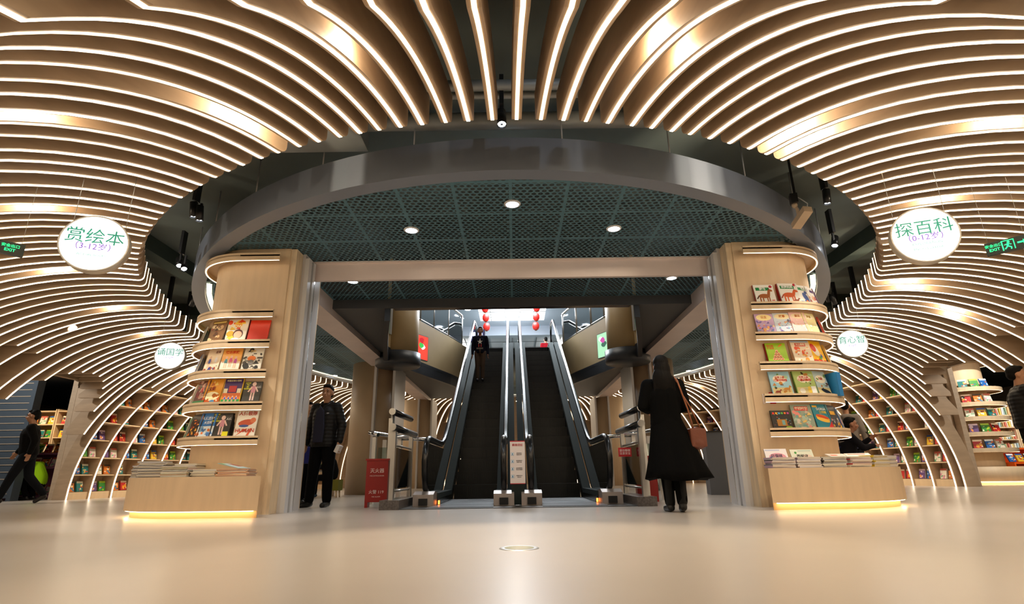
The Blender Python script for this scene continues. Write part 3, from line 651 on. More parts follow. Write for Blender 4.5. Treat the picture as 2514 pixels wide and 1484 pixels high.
def exit_sign(loc, rz, arrow, lab):
    e = empty('exit_sign', loc, rz, lab, 'exit sign'); e.scale = (.86,) * 3
    MB().box(-0.17, 0.17, -0.025, 0.025, -0.065, 0.065).build('housing', M_exitb, e)
    k = 1 if arrow else -1
    b = MB(); cx = 0.01 if arrow else -0.09     # running figure in a door frame
    b.box(cx - 0.05, cx - 0.04, -0.028, -0.026, -0.052, 0.052); b.box(cx - 0.05, cx + 0.05, -0.028, -0.026, 0.044, 0.052); b.box(cx + 0.042, cx + 0.05, -0.028, -0.026, -0.052, 0.052)
    b.prism([(cx + 0.005 + 0.012 * cos(a * pi / 4), 0.028 + 0.012 * sin(a * pi / 4)) for a in range(8)], -0.028, -0.026, 'y')
    for p, q, w_ in (((0.0, .015), (-.008, -.015), .016), ((-.005, .012), (.025, .0), .008), ((0, .012), (-.03, .004), .008), ((-.006, -.012), (.02, -.028), .011), ((.02, -.028), (.016, -.05), .01), ((-.008, -.015), (-.03, -.04), .011)):
        d = Vector((q[0] - p[0], q[1] - p[1])).normalized(); n_ = Vector((-d.y, d.x)) * w_ / 2
        b.prism([(cx + p[0] + n_.x, p[1] + n_.y), (cx + q[0] + n_.x, q[1] + n_.y), (cx + q[0] - n_.x, q[1] - n_.y), (cx + p[0] - n_.x, p[1] - n_.y)], -0.0285, -0.0265, 'y')
    if arrow: b.prism([(.08, .008), (.125, .008), (.125, .025), (.155, 0), (.125, -.025), (.125, -.008), (.08, -.008)], -0.028, -0.026, 'y')
    b.build('pictogram', M_exitg, e)
    text('lettering', '安全出口', 0.036, M_exitg, e, (-0.10 if arrow else 0.06, -0.029, 0.022), bold=.01); text('lettering', 'EXIT', 0.042, M_exitg, e, (-0.10 if arrow else 0.06, -0.029, -0.022), bold=.015)
    for x in (-.14, .14): MB().tube([(x, 0, 0.06), (x, 0, 0.72)], 0.002, 5).build('hanging_wire', M_alu, e)
exit_sign((-4.37, 4.35, 2.33), R(48), False, 'green exit sign cut by the left picture edge')
exit_sign((4.33, 4.46, 2.25), R(-48), True, 'green exit sign with arrow near the right picture edge')
# security camera
e = empty('security_camera', (3.42, 5.95, 3.22), R(-18), 'cream security camera on a bracket above the right column', 'security camera')
MB().box(-0.05, 0.05, -0.20, 0.10, -0.035, 0.045, 0, Matrix.Rotation(R(-18), 4, 'X') @ Matrix.Rotation(R(20), 4, 'Z')).build('housing', mat('cream_plastic', (0.55, .43, .30), .45), e)
MB().tube([(0.0, 0, 0.03), (0.0, 0.02, 0.16), (-0.02, 0.02, 0.24)], 0.018, 8).ball((-.02, .02, .22), .035, 6).build('bracket', mat('cream_plastic'), e)
MB().box(-0.06, 0.02, -0.03, 0.06, 0.24, 0.36).build('mount_box', M_dark, e)
MB().tube([(-.02, .02, .36), (.05, .02, .30), (.12, .02, .22), (.10, .02, .12), (.03, .03, .10)], 0.006, 6).build('cable', M_white, e)
MB().box(-0.012, 0.012, 0.0, 0.02, 0.36, 0.92).build('stem', M_dark, e)
# ------------------------------------------------------------------ books
M_page = mat('paper_pages', (0.72, 0.68, 0.58), 0.7)
def ellp(cx, cz, rx, rz_, n=14, rot=0): return [(cx + rx * cos(2 * pi * i / n) * cos(rot) - rz_ * sin(2 * pi * i / n) * sin(rot), cz + rx * cos(2 * pi * i / n) * sin(rot) + rz_ * sin(2 * pi * i / n) * cos(rot)) for i in range(n)]
def cover_mesh(w_, h_, d, base, shapes):
    """closed book: boards, spine and pages; shapes = [(polygon, colour)] printed on the front (facing -y)"""
    b = MB(); cols = [flat(base, .35), M_page]
    b.box(-w_ / 2, w_ / 2, -d / 2, -d / 2 + .0025, 0, h_, 0); b.box(-w_ / 2, w_ / 2, d / 2 - .0025, d / 2, 0, h_, 0); b.box(-w_ / 2, -w_ / 2 + .003, -d / 2, d / 2, 0, h_, 0)
    b.box(-w_ / 2 + .003, w_ / 2 - .004, -d / 2 + .0025, d / 2 - .0025, .003, h_ - .003, 1)
    y = -d / 2
    for i, (pl, c) in enumerate(shapes):
        m = flat(c, .35)
        if m not in cols: cols.append(m)
        pl = [(max(-w_ / 2, min(w_ / 2, x)), max(0, min(h_, z))) for x, z in pl]; yy = y - .0003 - i * .00012
        a = sum(pl[j][0] * pl[(j + 1) % len(pl)][1] - pl[(j + 1) % len(pl)][0] * pl[j][1] for j in range(len(pl)))
        if a < 0: pl = pl[::-1]
        b.add([(x, yy, z) for x, z in pl], [list(range(len(pl)))], cols.index(m))
    return b, cols
def rect(x0, x1, z0, z1): return [(x0, z0), (x1, z0), (x1, z1), (x0, z1)]
def busy(rs, w_, h_, pal, n=12, z0=0.05, z1=0.75, s0=.03, s1=.12):
    rn = random.Random(rs); out = []
    for i in range(n):
        cx, cz = rn.uniform(-.42, .42) * w_, rn.uniform(z0, z1) * h_; a = rn.uniform(s0, s1) * w_ * 1.6; c = rn.choice(pal); k = rn.random()
        if k < .5: out.append((ellp(cx, cz, a, a * rn.uniform(.5, 1.1), 10, rn.uniform(0, 3)), c))
        elif k < .8: out.append(([(cx - a, cz - a * .6), (cx + a, cz - a * .4), (cx + a * rn.uniform(-.5, .5), cz + a)], c))
        else: out.append((rect(cx - a, cx + a, cz - a * .3, cz + a * .3), c))
    return out
def animal(cx, cz, s, c, neck=1.0, c2=None):
    P = [(ellp(cx, cz, .28 * s, .13 * s), c), (rect(cx - .26 * s, cx - .19 * s, cz - .36 * s, cz), c), (rect(cx - .12 * s, cx - .06 * s, cz - .34 * s, cz), c), (rect(cx + .10 * s, cx + .16 * s, cz - .36 * s, cz), c), (rect(cx + .20 * s, cx + .26 * s, cz - .34 * s, cz), c),
         ([(cx + .12 * s, cz), (cx + .28 * s, cz), (cx + .36 * s, cz + .28 * s * neck), (cx + .24 * s, cz + .30 * s * neck)], c), (ellp(cx + .36 * s, cz + .27 * s * neck, .11 * s, .065 * s, 10, -.4), c),
         ([(cx - .28 * s, cz + .04 * s), (cx - .42 * s, cz - .16 * s), (cx - .36 * s, cz - .18 * s), (cx - .24 * s, cz)], c2 or c), ([(cx + .26 * s, cz + .3 * s * neck), (cx + .29 * s, cz + .42 * s * neck), (cx + .33 * s, cz + .31 * s * neck)], c2 or c)]
    return P
def figure(cx, cz, s, cskin, cc):
    return [(ellp(cx, cz + .40 * s, .09 * s, .10 * s), cskin), (rect(cx - .10 * s, cx + .10 * s, cz, cz + .30 * s), cc), (rect(cx - .09 * s, cx - .02 * s, cz - .35 * s, cz), cskin), (rect(cx + .02 * s, cx + .09 * s, cz - .35 * s, cz), cskin),
            ([(cx - .10 * s, cz + .3 * s), (cx - .24 * s, cz + .05 * s), (cx - .18 * s, cz + .03 * s), (cx - .06 * s, cz + .24 * s)], cskin), ([(cx + .10 * s, cz + .3 * s), (cx + .24 * s, cz + .05 * s), (cx + .18 * s, cz + .03 * s), (cx + .06 * s, cz + .24 * s)], cskin)]
def book(lab, w_, h_, d, base, shapes, titles=(), cat='book', group=None, name='picture_book'):
    e = empty(name, (0, 0, 0), 0, lab, cat, group); b, cols = cover_mesh(w_, h_, d, base, shapes); b.build('cover', cols, e)
    for s, sz, x, z, c in titles: text('title', s, sz, flat(c, .4), e, (x, -d / 2 - .0025, z), bold=.02, ext=.0003)
    return e
def shelf_place(e, side, s, z, lean=13, back=0.0, r=0.695, yawoff=0):
    """stand a book on a column shelf; s = distance along the shelf from the column centre, positive towards the portal"""
    k = -side; e.scale = (1.17,) * 3; s = s * 1.12 - .135
    if s >= 0: u, v, a = s, -r + back, 0.0
    else: a = -s / 0.72; u, v = -(r - back) * sin(a), -(r - back) * cos(a)
    e.location = (side * CX0 + k * u, CY0 + v, z + 0.077)
    e.rotation_euler = Euler((R(-lean), 0, -k * a + R(yawoff)), 'XYZ')
def HTBH(w_, h_): return figure(.01, .12, .24, '#e8c8c0', '#d090a0')
LB = []
W, H = .205, .27
SHN = {(-1, 2): 'top book shelf of the left column', (-1, 3): 'second book shelf of the left column', (-1, 4): 'third book shelf of the left column', (-1, 5): 'lowest shelf of the left column',
       (1, 1): 'top book shelf of the right column', (1, 2): 'second shelf of the right column', (1, 3): 'third shelf of the right column', (1, 4): 'fourth shelf of the right column', (1, 5): 'lowest shelf of the right column'}
CNT = {}
def ORD(side, j): return ('first', 'second', 'third', 'fourth', 'fifth')[CNT[(side, j)] - 1] + ' cover'
def A(side, s, j, lab, w_, h_, base, shapes, titles=(), n=1, spine=None, d=.012, lean=13):
    CNT[(side, j)] = CNT.get((side, j), 0) + 1
    lab = lab.replace(' book shelf', ' shelf').replace('encyclopaedia', 'book').replace(', second from the portal on the second shelf', ' with small print, second shelf').replace(', third from the portal on the second shelf', ', second shelf').replace(', fourth from the portal on the second shelf', ', second shelf')
    e = book(lab, w_, h_, d, base, shapes, titles); shelf_place(e, side, s, SH_Z[j], lean)
    for q in range(1, n):                           # further copies standing right behind the front one
        sl = SHN[(side, j)]; e2 = book('plain edged book behind the %s, %s' % (ORD(side, j), sl), w_, h_, d, spine or base, [], group='books behind the %s on the %s' % (ORD(side, j), sl)); shelf_place(e2, side, s + .003 * q, SH_Z[j], lean, back=.0145 * q)
A(-1, .41, 2, 'plain bright red book at the right end of the top book shelf on the left column', .22, .265, '#d83418', [(rect(.07, .095, .012, .03), '#f0e8d8')])
A(-1, .16, 2, 'colourful cover reading KNOW with a dark haired child, left column top book shelf', .22, .28, '#f4ead8', busy(3, .22, .28, ['#f0a020', '#e84818', '#7040b0', '#f8d040'], 12, .1, 1, .06, .14) + [(ellp(.02, .10, .055, .055), '#5a2818'), (ellp(.02, .09, .045, .045), '#f0c0a0'), (ellp(.0, .025, .05, .03), '#f4f4f8')], [('KNOW', .05, -.03, .19, '#fff4d0')], 3, '#7a2830')
A(-1, -.10, 2, 'brown comic cover with pale figures at the left of the top book shelf, left column', .21, .275, '#7a5430', busy(5, .21, .275, ['#c8a070', '#e8d0a0', '#8a3018', '#503018', '#d8b888'], 26, .03, .85, .03, .09) + [(rect(-.09, .09, .24, .262), '#e0c878')], [], 4, '#4a3a34')
A(-1, .38, 3, 'black and white striped cover with an orange head, left column second book shelf', .21, .28, '#e8e4d8', busy(9, .21, .28, ['#181614', '#2a2824', '#d8d0c0', '#484038'], 40, .0, .95, .02, .10) + [(ellp(-.01, .15, .045, .03), '#e87820'), (ellp(-.01, .105, .03, .03), '#787470')], [('动物', .03, -.01, .235, '#f0d898')])
A(-1, .14, 3, 'orange cover with a happy family, left column second book shelf', .205, .28, '#f4b050', [(rect(-.1025, .1025, 0, .12), '#fce8d8')] + figure(-.05, .10, .16, '#f0c0a0', '#3a9ab0') + figure(.0, .11, .16, '#f0c0a0', '#e05080') + figure(.05, .10, .16, '#f0c0a0', '#c040a0'), [('快乐家庭', .036, .0, .225, '#d84018')], 2, '#e0c8a0')
A(-1, -.10, 3, 'cream cover with football players in blue and white, left column second book shelf', .205, .28, '#f0dcc0', figure(-.045, .11, .17, '#d8b098', '#3048a0') + figure(.04, .12, .17, '#f0e0d0', '#e8e8f0') + busy(11, .2, .28, ['#2a3c90', '#a04830', '#f8f8f8'], 12, .0, .3, .03, .08), [('足球', .035, .04, .235, '#7a3020')], 4, '#c8a880')
A(-1, .42, 4, 'grey HOW TO BE HUMAN cover with a pale figure, left column third book shelf', .185, .245, '#3c3a36', HTBH(0, 0), [('HOW\nTO\nBE\nHUMAN', .021, -.055, .195, '#e8e820'), ('人体', .026, .065, .18, '#f0f0f0')])
A(-1, .20, 4, 'yellow framed cover with four team figures and purple band, left column third book shelf', .205, .29, '#e8c030', [(rect(-.095, .095, .01, .28), '#3c2068'), (rect(-.095, .095, .01, .12), '#e87838'), (rect(-.095, .095, .01, .05), '#30a050'), (rect(-.04, .04, .13, .20), '#c02828'), (rect(-.09, -.05, .12, .17), '#f0e8c8'), (rect(.05, .09, .12, .17), '#f0e8c8')] + sum([figure(x, .05, .08, '#f0d0b0', '#4058c8') for x in (-.06, -.02, .02, .06)], []), [('中国足球小百科', .022, 0, .255, '#f8f0c0')])
A(-1, -.03, 4, 'orange and yellow treasure cover, left column third book shelf', .205, .28, '#e8a030', [(rect(-.1, .1, .0, .08), '#d05818'), (ellp(0, .09, .09, .05), '#fff4c8')] + busy(14, .2, .28, ['#f8d870', '#c06818', '#fff0c0'], 14, .1, .9, .03, .1) + [(ellp(.02, .03, .03, .02), '#5890c0')], [('宝藏', .045, -.02, .17, '#8a2010')], 2, '#d8b070')
A(-1, -.22, 4, 'green and maroon skater cover at the left end of the third book shelf, left column', .2, .275, '#6a4038', busy(17, .2, .27, ['#b05048', '#4a7850', '#d8b0a0', '#803038'], 22, .0, 1, .03, .1) + figure(.0, .14, .2, '#e8c0a8', '#c84040') + [(rect(-.1, .1, 0, .05), '#3a7a48')], [], 3, '#b09078')
A(-1, .40, 5, 'white cover reading HUMAN in red with a swimming athlete, left column lowest book shelf', .215, .295, '#f4efe4', [(ellp(.0, .16, .085, .035, 14, .15), '#c85838'), (ellp(.065, .185, .03, .028), '#d87850'), (ellp(-.02, .125, .05, .014), '#3858a0'), ([(-.09, .02), (-.02, .09), (.03, .10), (-.05, .045)], '#d86038'), ([(.02, .02), (.05, .10), (.075, .10), (.045, .02)], '#d86038')], [('人体极限', .048, 0, .255, '#b83820'), ('HUMAN', .054, 0, .075, '#c84028')])
A(-1, .13, 5, 'black HOW TO BE HUMAN cover with a yellow square, left column lowest book shelf', .20, .265, '#34322f', HTBH(0, 0) + [(rect(.03, .09, .015, .07), '#f0e820')], [('HOW\nTO\nBE\nHUMAN', .023, -.06, .215, '#e8e820'), ('人体', .028, .07, .2, '#f0f0f0')], 5, '#1c1a18')
A(-1, -.05, 5, 'blue and white cover of an encyclopaedia, left column lowest book shelf', .20, .27, '#2c74c0', [(rect(-.1, .1, 0, .13), '#dce8f0')] + busy(21, .2, .27, ['#e07830', '#4878b8', '#d04838', '#78a8d0'], 14, .02, .42, .03, .08), [('人体历史', .038, 0, .21, '#e8f4ff'), ('大百科', .034, .01, .165, '#e8f4ff')], 2, '#d8c8b0')
A(-1, -.24, 5, 'dark cover with orange flames at the left end of the lowest book shelf, left column', .2, .265, '#2a1c14', busy(23, .2, .26, ['#e07820', '#f0b040', '#802010', '#503018'], 24, .0, .9, .03, .09), [], 3, '#1a1410')
G1 = '#1f8a48'
def farm(cx=.0): return [(rect(-.11, .11, 0, .025), '#48a048')]
A(1, .37, 1, 'white cover with a brown horse and green title box, right column top book shelf', .22, .25, '#f6f4ee', [(rect(-.09, .06, .175, .215), G1), (ellp(.08, .225, .018, .018), '#c02838')] + farm() + animal(-.01, .105, .22, '#a86030', 1.2, '#502810') + busy(31, .2, .25, ['#3868c0', '#d84030', '#e8c030'], 9, .04, .2, .02, .05), [('骑马', .036, -.015, .195, '#ffffff')], 2, '#d03028')
A(1, .08, 1, 'white cover with an orange fox and green title box, right column top book shelf', .22, .265, '#f6f4ee', [(rect(-.09, .07, .195, .235), G1), (ellp(.08, .245, .018, .018), '#c02838')] + farm() + animal(-.01, .115, .24, '#d85c20', .8, '#a03c10') + animal(.055, .045, .10, '#8a3818', .8), [('狐狸妈妈', .033, -.01, .215, '#ffffff')], 4, '#c83028')
A(1, -.14, 1, 'white cover with a blue bird and green title box, right column top book shelf', .2, .25, '#f6f4ee', [(rect(-.08, .07, .185, .22), G1)] + farm() + [(ellp(0, .10, .035, .06, 12, .4), '#3858a0'), (ellp(.02, .16, .02, .02), '#3858a0')] + busy(33, .2, .25, ['#e07828', '#3868c0'], 5, .04, .2), [('鸟类', .033, 0, .2, '#ffffff')], 3, '#d86028')
A(1, -.30, 1, 'white cover with dark purple title at the outer end of the top book shelf, right column', .2, .245, '#f2ece6', [(rect(-.08, .06, .18, .215), '#48286a')] + busy(35, .2, .24, ['#e8a080', '#b03848', '#f0d0a0'], 12, .0, .6), [], 3, '#a82838')
PK = ['#b890c8', '#f0a868', '#80b8d8', '#e87890', '#f8e0a0', '#7868b0']
A(1, .42, 2, 'lilac fairy tale cover with yellow title cloud, right column second book shelf', .20, .25, '#c8a8d0', [(ellp(0, .205, .085, .04), '#f8e8a8')] + busy(41, .2, .25, PK, 36, .0, .65, .02, .06), [('公主', .034, 0, .205, '#d07830')])
A(1, .21, 2, 'pale blue fairy tale cover, second from the portal on the second book shelf, right column', .20, .26, '#d0dcec', [(ellp(0, .215, .085, .035), '#f8ecc0')] + busy(42, .2, .26, PK + ['#50506a'], 36, .0, .65, .015, .05), [('故事', .034, 0, .215, '#d07830')], 1)
A(1, .02, 2, 'pink fairy tale cover, third from the portal on the second book shelf, right column', .19, .265, '#f8d0d0', [(ellp(0, .22, .075, .032), '#fbe8c8')] + busy(43, .2, .26, ['#f8b0b8', '#fce0d0', '#f0c8a0', '#fff4f0'], 24, .0, .65, .02, .06), [('童话', .032, 0, .22, '#d08850')], 1)
A(1, -.16, 2, 'pale yellow fairy tale cover, fourth from the portal on the second book shelf, right column', .19, .265, '#f4ecb0', [(ellp(0, .22, .075, .032), '#fdf6d8')] + busy(44, .2, .26, ['#f8f0c8', '#e8e0a0', '#f8d8b0', '#fffbe8'], 22, .0, .65, .02, .06), [('梦想', .032, 0, .22, '#c8a040')], 1)
A(1, .34, 3, 'lime green cover with a pyramid of red and brown toys, right column third book shelf', .215, .24, '#9cc820', [(rect(-.1075, .1075, .0, .04), '#7ab018'), ([(-.06, .04), (.06, .04), (.0, .17)], '#8a3418')] + sum([[(ellp(-.045 + .03 * q + .015 * r_, .055 + .03 * r_, .015, .016), '#e8b888'), (ellp(-.045 + .03 * q + .015 * r_, .05 + .03 * r_, .006, .008), '#c02818')] for r_ in range(4) for q in range(4 - r_)], []) + [(ellp(.05, .21, .03, .008, 12, .6), '#e87818')], [('我们是', .026, -.06, .205, '#d86018'), ('好朋友', .026, -.055, .178, '#d86018')], 3, '#c02828')
A(1, .05, 3, 'white volcano activity cover with orange maze, right column third book shelf', .215, .265, '#ecdcc4', [(rect(-.06, .06, .20, .235), '#d03020'), (rect(-.1, .1, .245, .265), '#a8c0d8')] + busy(52, .2, .26, ['#f0a040', '#e86828', '#f8e0c0', '#fff8e8', '#e04820'], 34, .0, .7, .03, .07), [('火山探险', .026, 0, .217, '#fff8e0')], 3, '#e8b890')
A(1, -.18, 3, 'yellow cover with a red rocket and blue figure, outer part of third book shelf, right column', .2, .27, '#f8c010', [(ellp(-.02, .16, .05, .07, 14, .4), '#f4ece0'), (ellp(-.045, .19, .04, .05, 14, .4), '#d83028'), (rect(-.1, .1, 0, .05), '#c83820')] + figure(.045, .08, .12, '#f0c8a0', '#3060b0') + busy(53, .2, .27, ['#e87818', '#d02818', '#50a048'], 8, .0, .3), [], 5, '#3c4838')
JN = lambda rs, sky: [(rect(-.1, .1, 0, .09), '#d8c890'), (ellp(0, .185, .075, .045), '#f4ecd8')] + busy(rs, .2, .26, ['#5a3820', '#6a9848', '#c08030', '#3a2818', '#a8c8a0'], 14, .0, .95, .03, .07)
A(1, .35, 4, 'animal encyclopaedia cover with lions on sand and pale blue sky, right column fourth book shelf', .22, .27, '#9ccce0', JN(61, 0) + animal(.05, .075, .11, '#c88830', .8) + animal(-.05, .045, .09, '#8a3818', .7), [('世界上的', .026, 0, .20, '#c83828'), ('儿童动物园', .029, 0, .17, '#c83828')])
A(1, .08, 4, 'animal encyclopaedia cover with green edge and penguins, right column fourth book shelf', .22, .27, '#a8c070', JN(62, 0) + [(ellp(.03, .06, .02, .04), '#e8c848'), (rect(.05, .1, .0, .10), '#f0f4f4'), (ellp(-.05, .05, .03, .03), '#e8e4d8')], [('世界上的', .026, 0, .20, '#c83828'), ('儿童动物园', .029, 0, .17, '#c83828')], 2, '#5a8a30')
A(1, -.16, 4, 'animal encyclopaedia cover with blue edge and a dark sea animal, right column fourth book shelf', .19, .275, '#b8d0d8', JN(63, 0) + [(ellp(.02, .05, .07, .022, 14, -.3), '#181c28'), (rect(-.1, .1, 0, .03), '#e8eef0')], [('儿童', .028, 0, .19, '#c83828')], 4, '#2c86c8')
for q in range(6):
    e = book('blue series book with red band standing spine out, right column fourth book shelf', .2, .25, .011, '#2c86c8', [(rect(-.1, .1, .17, .19), '#d03828')], group='blue spined series books'); shelf_place(e, 1, -.31 - .014 * q, SH_Z[4], 0, .0, yawoff=62)
A(1, .41, 5, 'dark cover with fireworks and small monsters, right column lowest book shelf', .20, .205, '#2e2a26', busy(71, .2, .2, ['#e8e0d0', '#c8a050', '#b04038', '#60a0a8'], 22, .1, .95, .01, .03) + [(rect(-.05, .05, .04, .11), '#b07828'), (rect(0, .03, .05, .10), '#78a8a8'), (ellp(.06, .02, .035, .02), '#88b030')] + [(rect(-.08 + i * .03, -.06 + i * .03, .165, .185), c) for i, c in enumerate(('#e83828', '#f0b020', '#48a0d0', '#60b040', '#f07828', '#c850a0'))])
A(1, .17, 5, 'grey city map cover with red title box, right column lowest book shelf', .215, .265, '#98a898', [(rect(-.07, .07, .20, .245), '#d83830')] + busy(72, .21, .26, ['#c8b8a8', '#e89088', '#b0c8b8', '#e8c878', '#78a8a0', '#d8d0c0'], 40, .0, .72, .03, .09), [('穿越时空', .033, 0, .222, '#ffe8d0')], 1)
A(1, -.07, 5, 'teal cover with a big hot dog and orange spine, right column lowest book shelf', .205, .27, '#2888a0', [(ellp(0, .12, .085, .035, 14, -.25), '#f0a830'), (ellp(0, .135, .08, .018, 14, -.25), '#d85020'), (ellp(0, .10, .08, .02, 14, -.25), '#f8c850'), ([(.02, 0), (.1, 0), (.1, .09)], '#d02828'), (rect(-.09, -.03, .235, .255), '#f0c030')], [('DORSA', .036, .01, .215, '#e8f4f4'), ('工作的', .032, .02, .18, '#f0d030')], 4, '#d05820')
A(1, -.27, 5, 'charcoal cover with yellow title at the outer end of the lowest book shelf, right column', .19, .265, '#3a3c48', busy(74, .2, .26, ['#e8b020', '#d8d8d8', '#888898', '#e06020'], 22, .0, .6, .02, .06) + [(rect(-.05, .05, .16, .20), '#f0b830'), ([(.02, 0), (.09, 0), (.09, .06)], '#f8d030')], [], 2, '#a8a8a8')
# generic books round the outer sides of both columns
PALS = [['#c04030', '#f0d8a0', '#405878'], ['#3a8858', '#f0e8d0', '#d88030'], ['#3868a8', '#e8e8f0', '#e05848'], ['#e0b040', '#a04030', '#f8f0d8'], ['#70508a', '#e8c0c8', '#f0e8b0'], ['#e8e0d0', '#d05038', '#5088a0'], ['#38322c', '#d8a850', '#a83828']]
PN = ['red', 'green', 'blue', 'yellow', 'purple', 'cream', 'dark']
ROW = ['top', 'second', 'third', 'fourth', 'lowest']
for side in (-1, 1):
    for j in range(1, 6):
        if side < 0 and j == 1: continue
        for q, s in enumerate((-.50, -.72)):
            pi_ = (j * 3 + q * 2 + (side > 0)) % 7; pal = PALS[pi_]
            e = book('%s cover on outer side of %s column, %s shelf, place %s from front' % (PN[pi_], 'left' if side < 0 else 'right', ROW[j - 1], ('one', 'two', 'three', 'four')[q]), .2, .25, .02, pal[0], busy(100 + j * 10 + q, .2, .25, pal + ['#f8f4e8'], 16)); shelf_place(e, side, s, SH_Z[j])
# ------------------------------------------------------------------ magazine piles on the plinth tables
def pile(side, u, v, n, w_, h_, t, cols, lab, yaw, jit=.012, z0=0.432, artf=None):
    z = z0; k = -side
    for i in range(n):
        c = cols[i % len(cols)]; e = empty('magazine', (side * CX0 + k * u + random.uniform(-jit, jit), CY0 + v + random.uniform(-jit, jit), z), R(yaw) + random.uniform(-.06, .06), lab, 'magazine', lab)
        MB().box(-w_ / 2, w_ / 2, -h_ / 2, h_ / 2, t - .0012, t, 0).box(-w_ / 2, w_ / 2, -h_ / 2, h_ / 2, 0, .0012, 0).box(-w_ / 2, -w_ / 2 + .003, -h_ / 2, h_ / 2, 0, t, 0).build('cover', flat(c, .35), e)
        MB().box(-w_ / 2 + .003, w_ / 2 - .002, -h_ / 2 + .001, h_ / 2 - .001, .0012, t - .0012).build('pages', M_page if i % 3 else flat('#c8c8cc'), e)
        z += t
    return z
random.seed(3)
GREY = ['#8a8894', '#6a6878', '#b0aab0', '#787484', '#c8c0b8']
pile(-1, -.90, -.48, 13, .28, .21, .0105, GREY, 'grey spined magazine in the pile at the far left of the left plinth table', 20)
pile(-1, -.62, -.78, 17, .29, .21, .0105, GREY, 'grey spined magazine in the tallest pile on the left plinth table', 8)
pile(-1, -.30, -.62, 15, .28, .21, .010, ['#d8d0c0', '#e8e0d0', '#c8c0b0'], 'cream magazine in the pile nearest the left column', -6)
pile(-1, -.22, -.98, 12, .28, .20, .0095, ['#e8e0b8', '#a0b8c8', '#d04848', '#d8c858', '#9ab0c0', '#e8d8d0'], 'striped yellow blue and red magazine in the middle pile, left plinth table', 2)
pile(-1, .08, -.92, 8, .28, .20, .010, ['#e8e4d8', '#d8d4c8'], 'white magazine in the low pile beside the orange one, left plinth table', -3)
zt = pile(-1, .42, -.96, 9, .34, .24, .0085, ['#e88a18', '#f0a030', '#f4e8d0', '#e89020'], 'orange magazine in the pile at the portal end of the left plinth table', 1)
e = book('magazine with a pale blue page lying tilted on top of the orange pile', .21, .28, .006, '#b8d8e0', [(rect(.02, .1, .1, .25), '#a85048'), (rect(-.1, -.05, .2, .27), '#58a048')], cat='magazine', name='magazine'); e.location = (-CX0 + .52, CY0 - .99, zt + .004); e.rotation_euler = Euler((R(-78), 0, R(80)), 'XYZ')
RP = [(.58, '#d8b8c8', '#8a8088', 'lilac edged magazine in the first pile from the portal, right plinth table', 7), (.30, '#e8d8e0', '#f0e4e8', 'pale pink magazine in the second pile from the portal, right plinth table', 7), (.02, '#605850', '#e8e0d0', 'dark and cream magazine in the third pile from the portal, right plinth table', 7),
      (-.27, '#f0e8d8', '#d03838', 'cream and red magazine in the fourth pile from the portal, right plinth table', 7), (-.56, '#e8c830', '#c0c0b8', 'yellow edged magazine in the fifth pile from the portal, right plinth table', 8), (-.84, '#e8dce0', '#682858', 'white and purple magazine in the outermost pile, right plinth table', 8)]
for q, (u, c1, c2, lab, n) in enumerate(RP):
    v = -1.02 if u > -.1 else -sqrt(max(.1, 1.03 ** 2 - u * u)); pile(1, u, v, n + 2, .26, .20, .0125, [c1, c1, c2, '#c8c0c0'], lab, 0 if u > -.1 else 25 * abs(u) / .6)
def T(side, u, v, z, rx, rz, lab, w_, h_, base, shapes, titles=()):
    e = book(lab, w_, h_, .012, base, shapes, titles, 'book'); e.location = (side * CX0 - side * u, CY0 + v, z); e.rotation_euler = Euler((R(rx), 0, R(rz)), 'XYZ'); return e
T(1, .50, -.80, .515, -20, 0, 'white pink picture book standing behind the piles at the portal end, right plinth table', .26, .14, '#f4eef0', [(ellp(.01, .04, .10, .05), '#e8a0b0'), (ellp(-.06, .03, .025, .02), '#6070a0'), (rect(-.12, .05, .115, .13), '#c0c8e0')], [('日语拼', .045, .0, .05, '#504860')])
T(1, .20, -.80, .515, -22, 0, 'pale green picture book standing behind the piles in the middle of the right plinth table', .26, .13, '#e4e8d4', [(ellp(-.07, .09, .014, .014), '#48a048'), (ellp(.05, .04, .06, .03), '#f0d8c8'), (rect(-.04, .11, .105, .12), '#c0d0c0')], [('西悦皮', .045, .0, .045, '#404038')])
T(1, -.22, -.90, .52, -70, 12, 'red and white booklet lying tilted on the fourth pile, right plinth table', .24, .17, '#f4ece4', [(rect(-.1, .1, .02, .05), '#d83828'), (rect(-.09, 0, .1, .13), '#e86848')])
T(1, -.40, -.92, .525, -72, -14, 'open orange edged booklet lying on the piles at the middle right, right plinth table', .26, .18, '#f8f0e8', [(rect(-.12, .1, .0, .03), '#e85028'), (rect(-.1, .08, .12, .16), '#e09080')])
# red notice and white switch plate on the right column
e = empty('wall_notice', (CX0 - .59 + .23, CY0 - CR - .004, 1.26), 0, 'small red notice stuck on the front of the right column', 'notice')
MB().box(-.035, .035, -.003, .003, -.07, .07).build('panel', flat('#c01828'), e); text('lettering', '小心\n扒手', .028, flat('#f8e0e0'), e, (0, -.0045, 0.005))
e = empty('switch_plate', (CX0 - .59 + .145, CY0 - CR - .004, 1.25), 0, 'white switch plate beside the red notice on the right column', 'switch plate')
MB().box(-.038, .038, -.004, .003, -.06, .06).build('plate', flat('#d8c8bc'), e); MB().box(-.02, .02, -.006, -.004, -.035, .03).build('rocker', flat('#c0b0a8'), e)
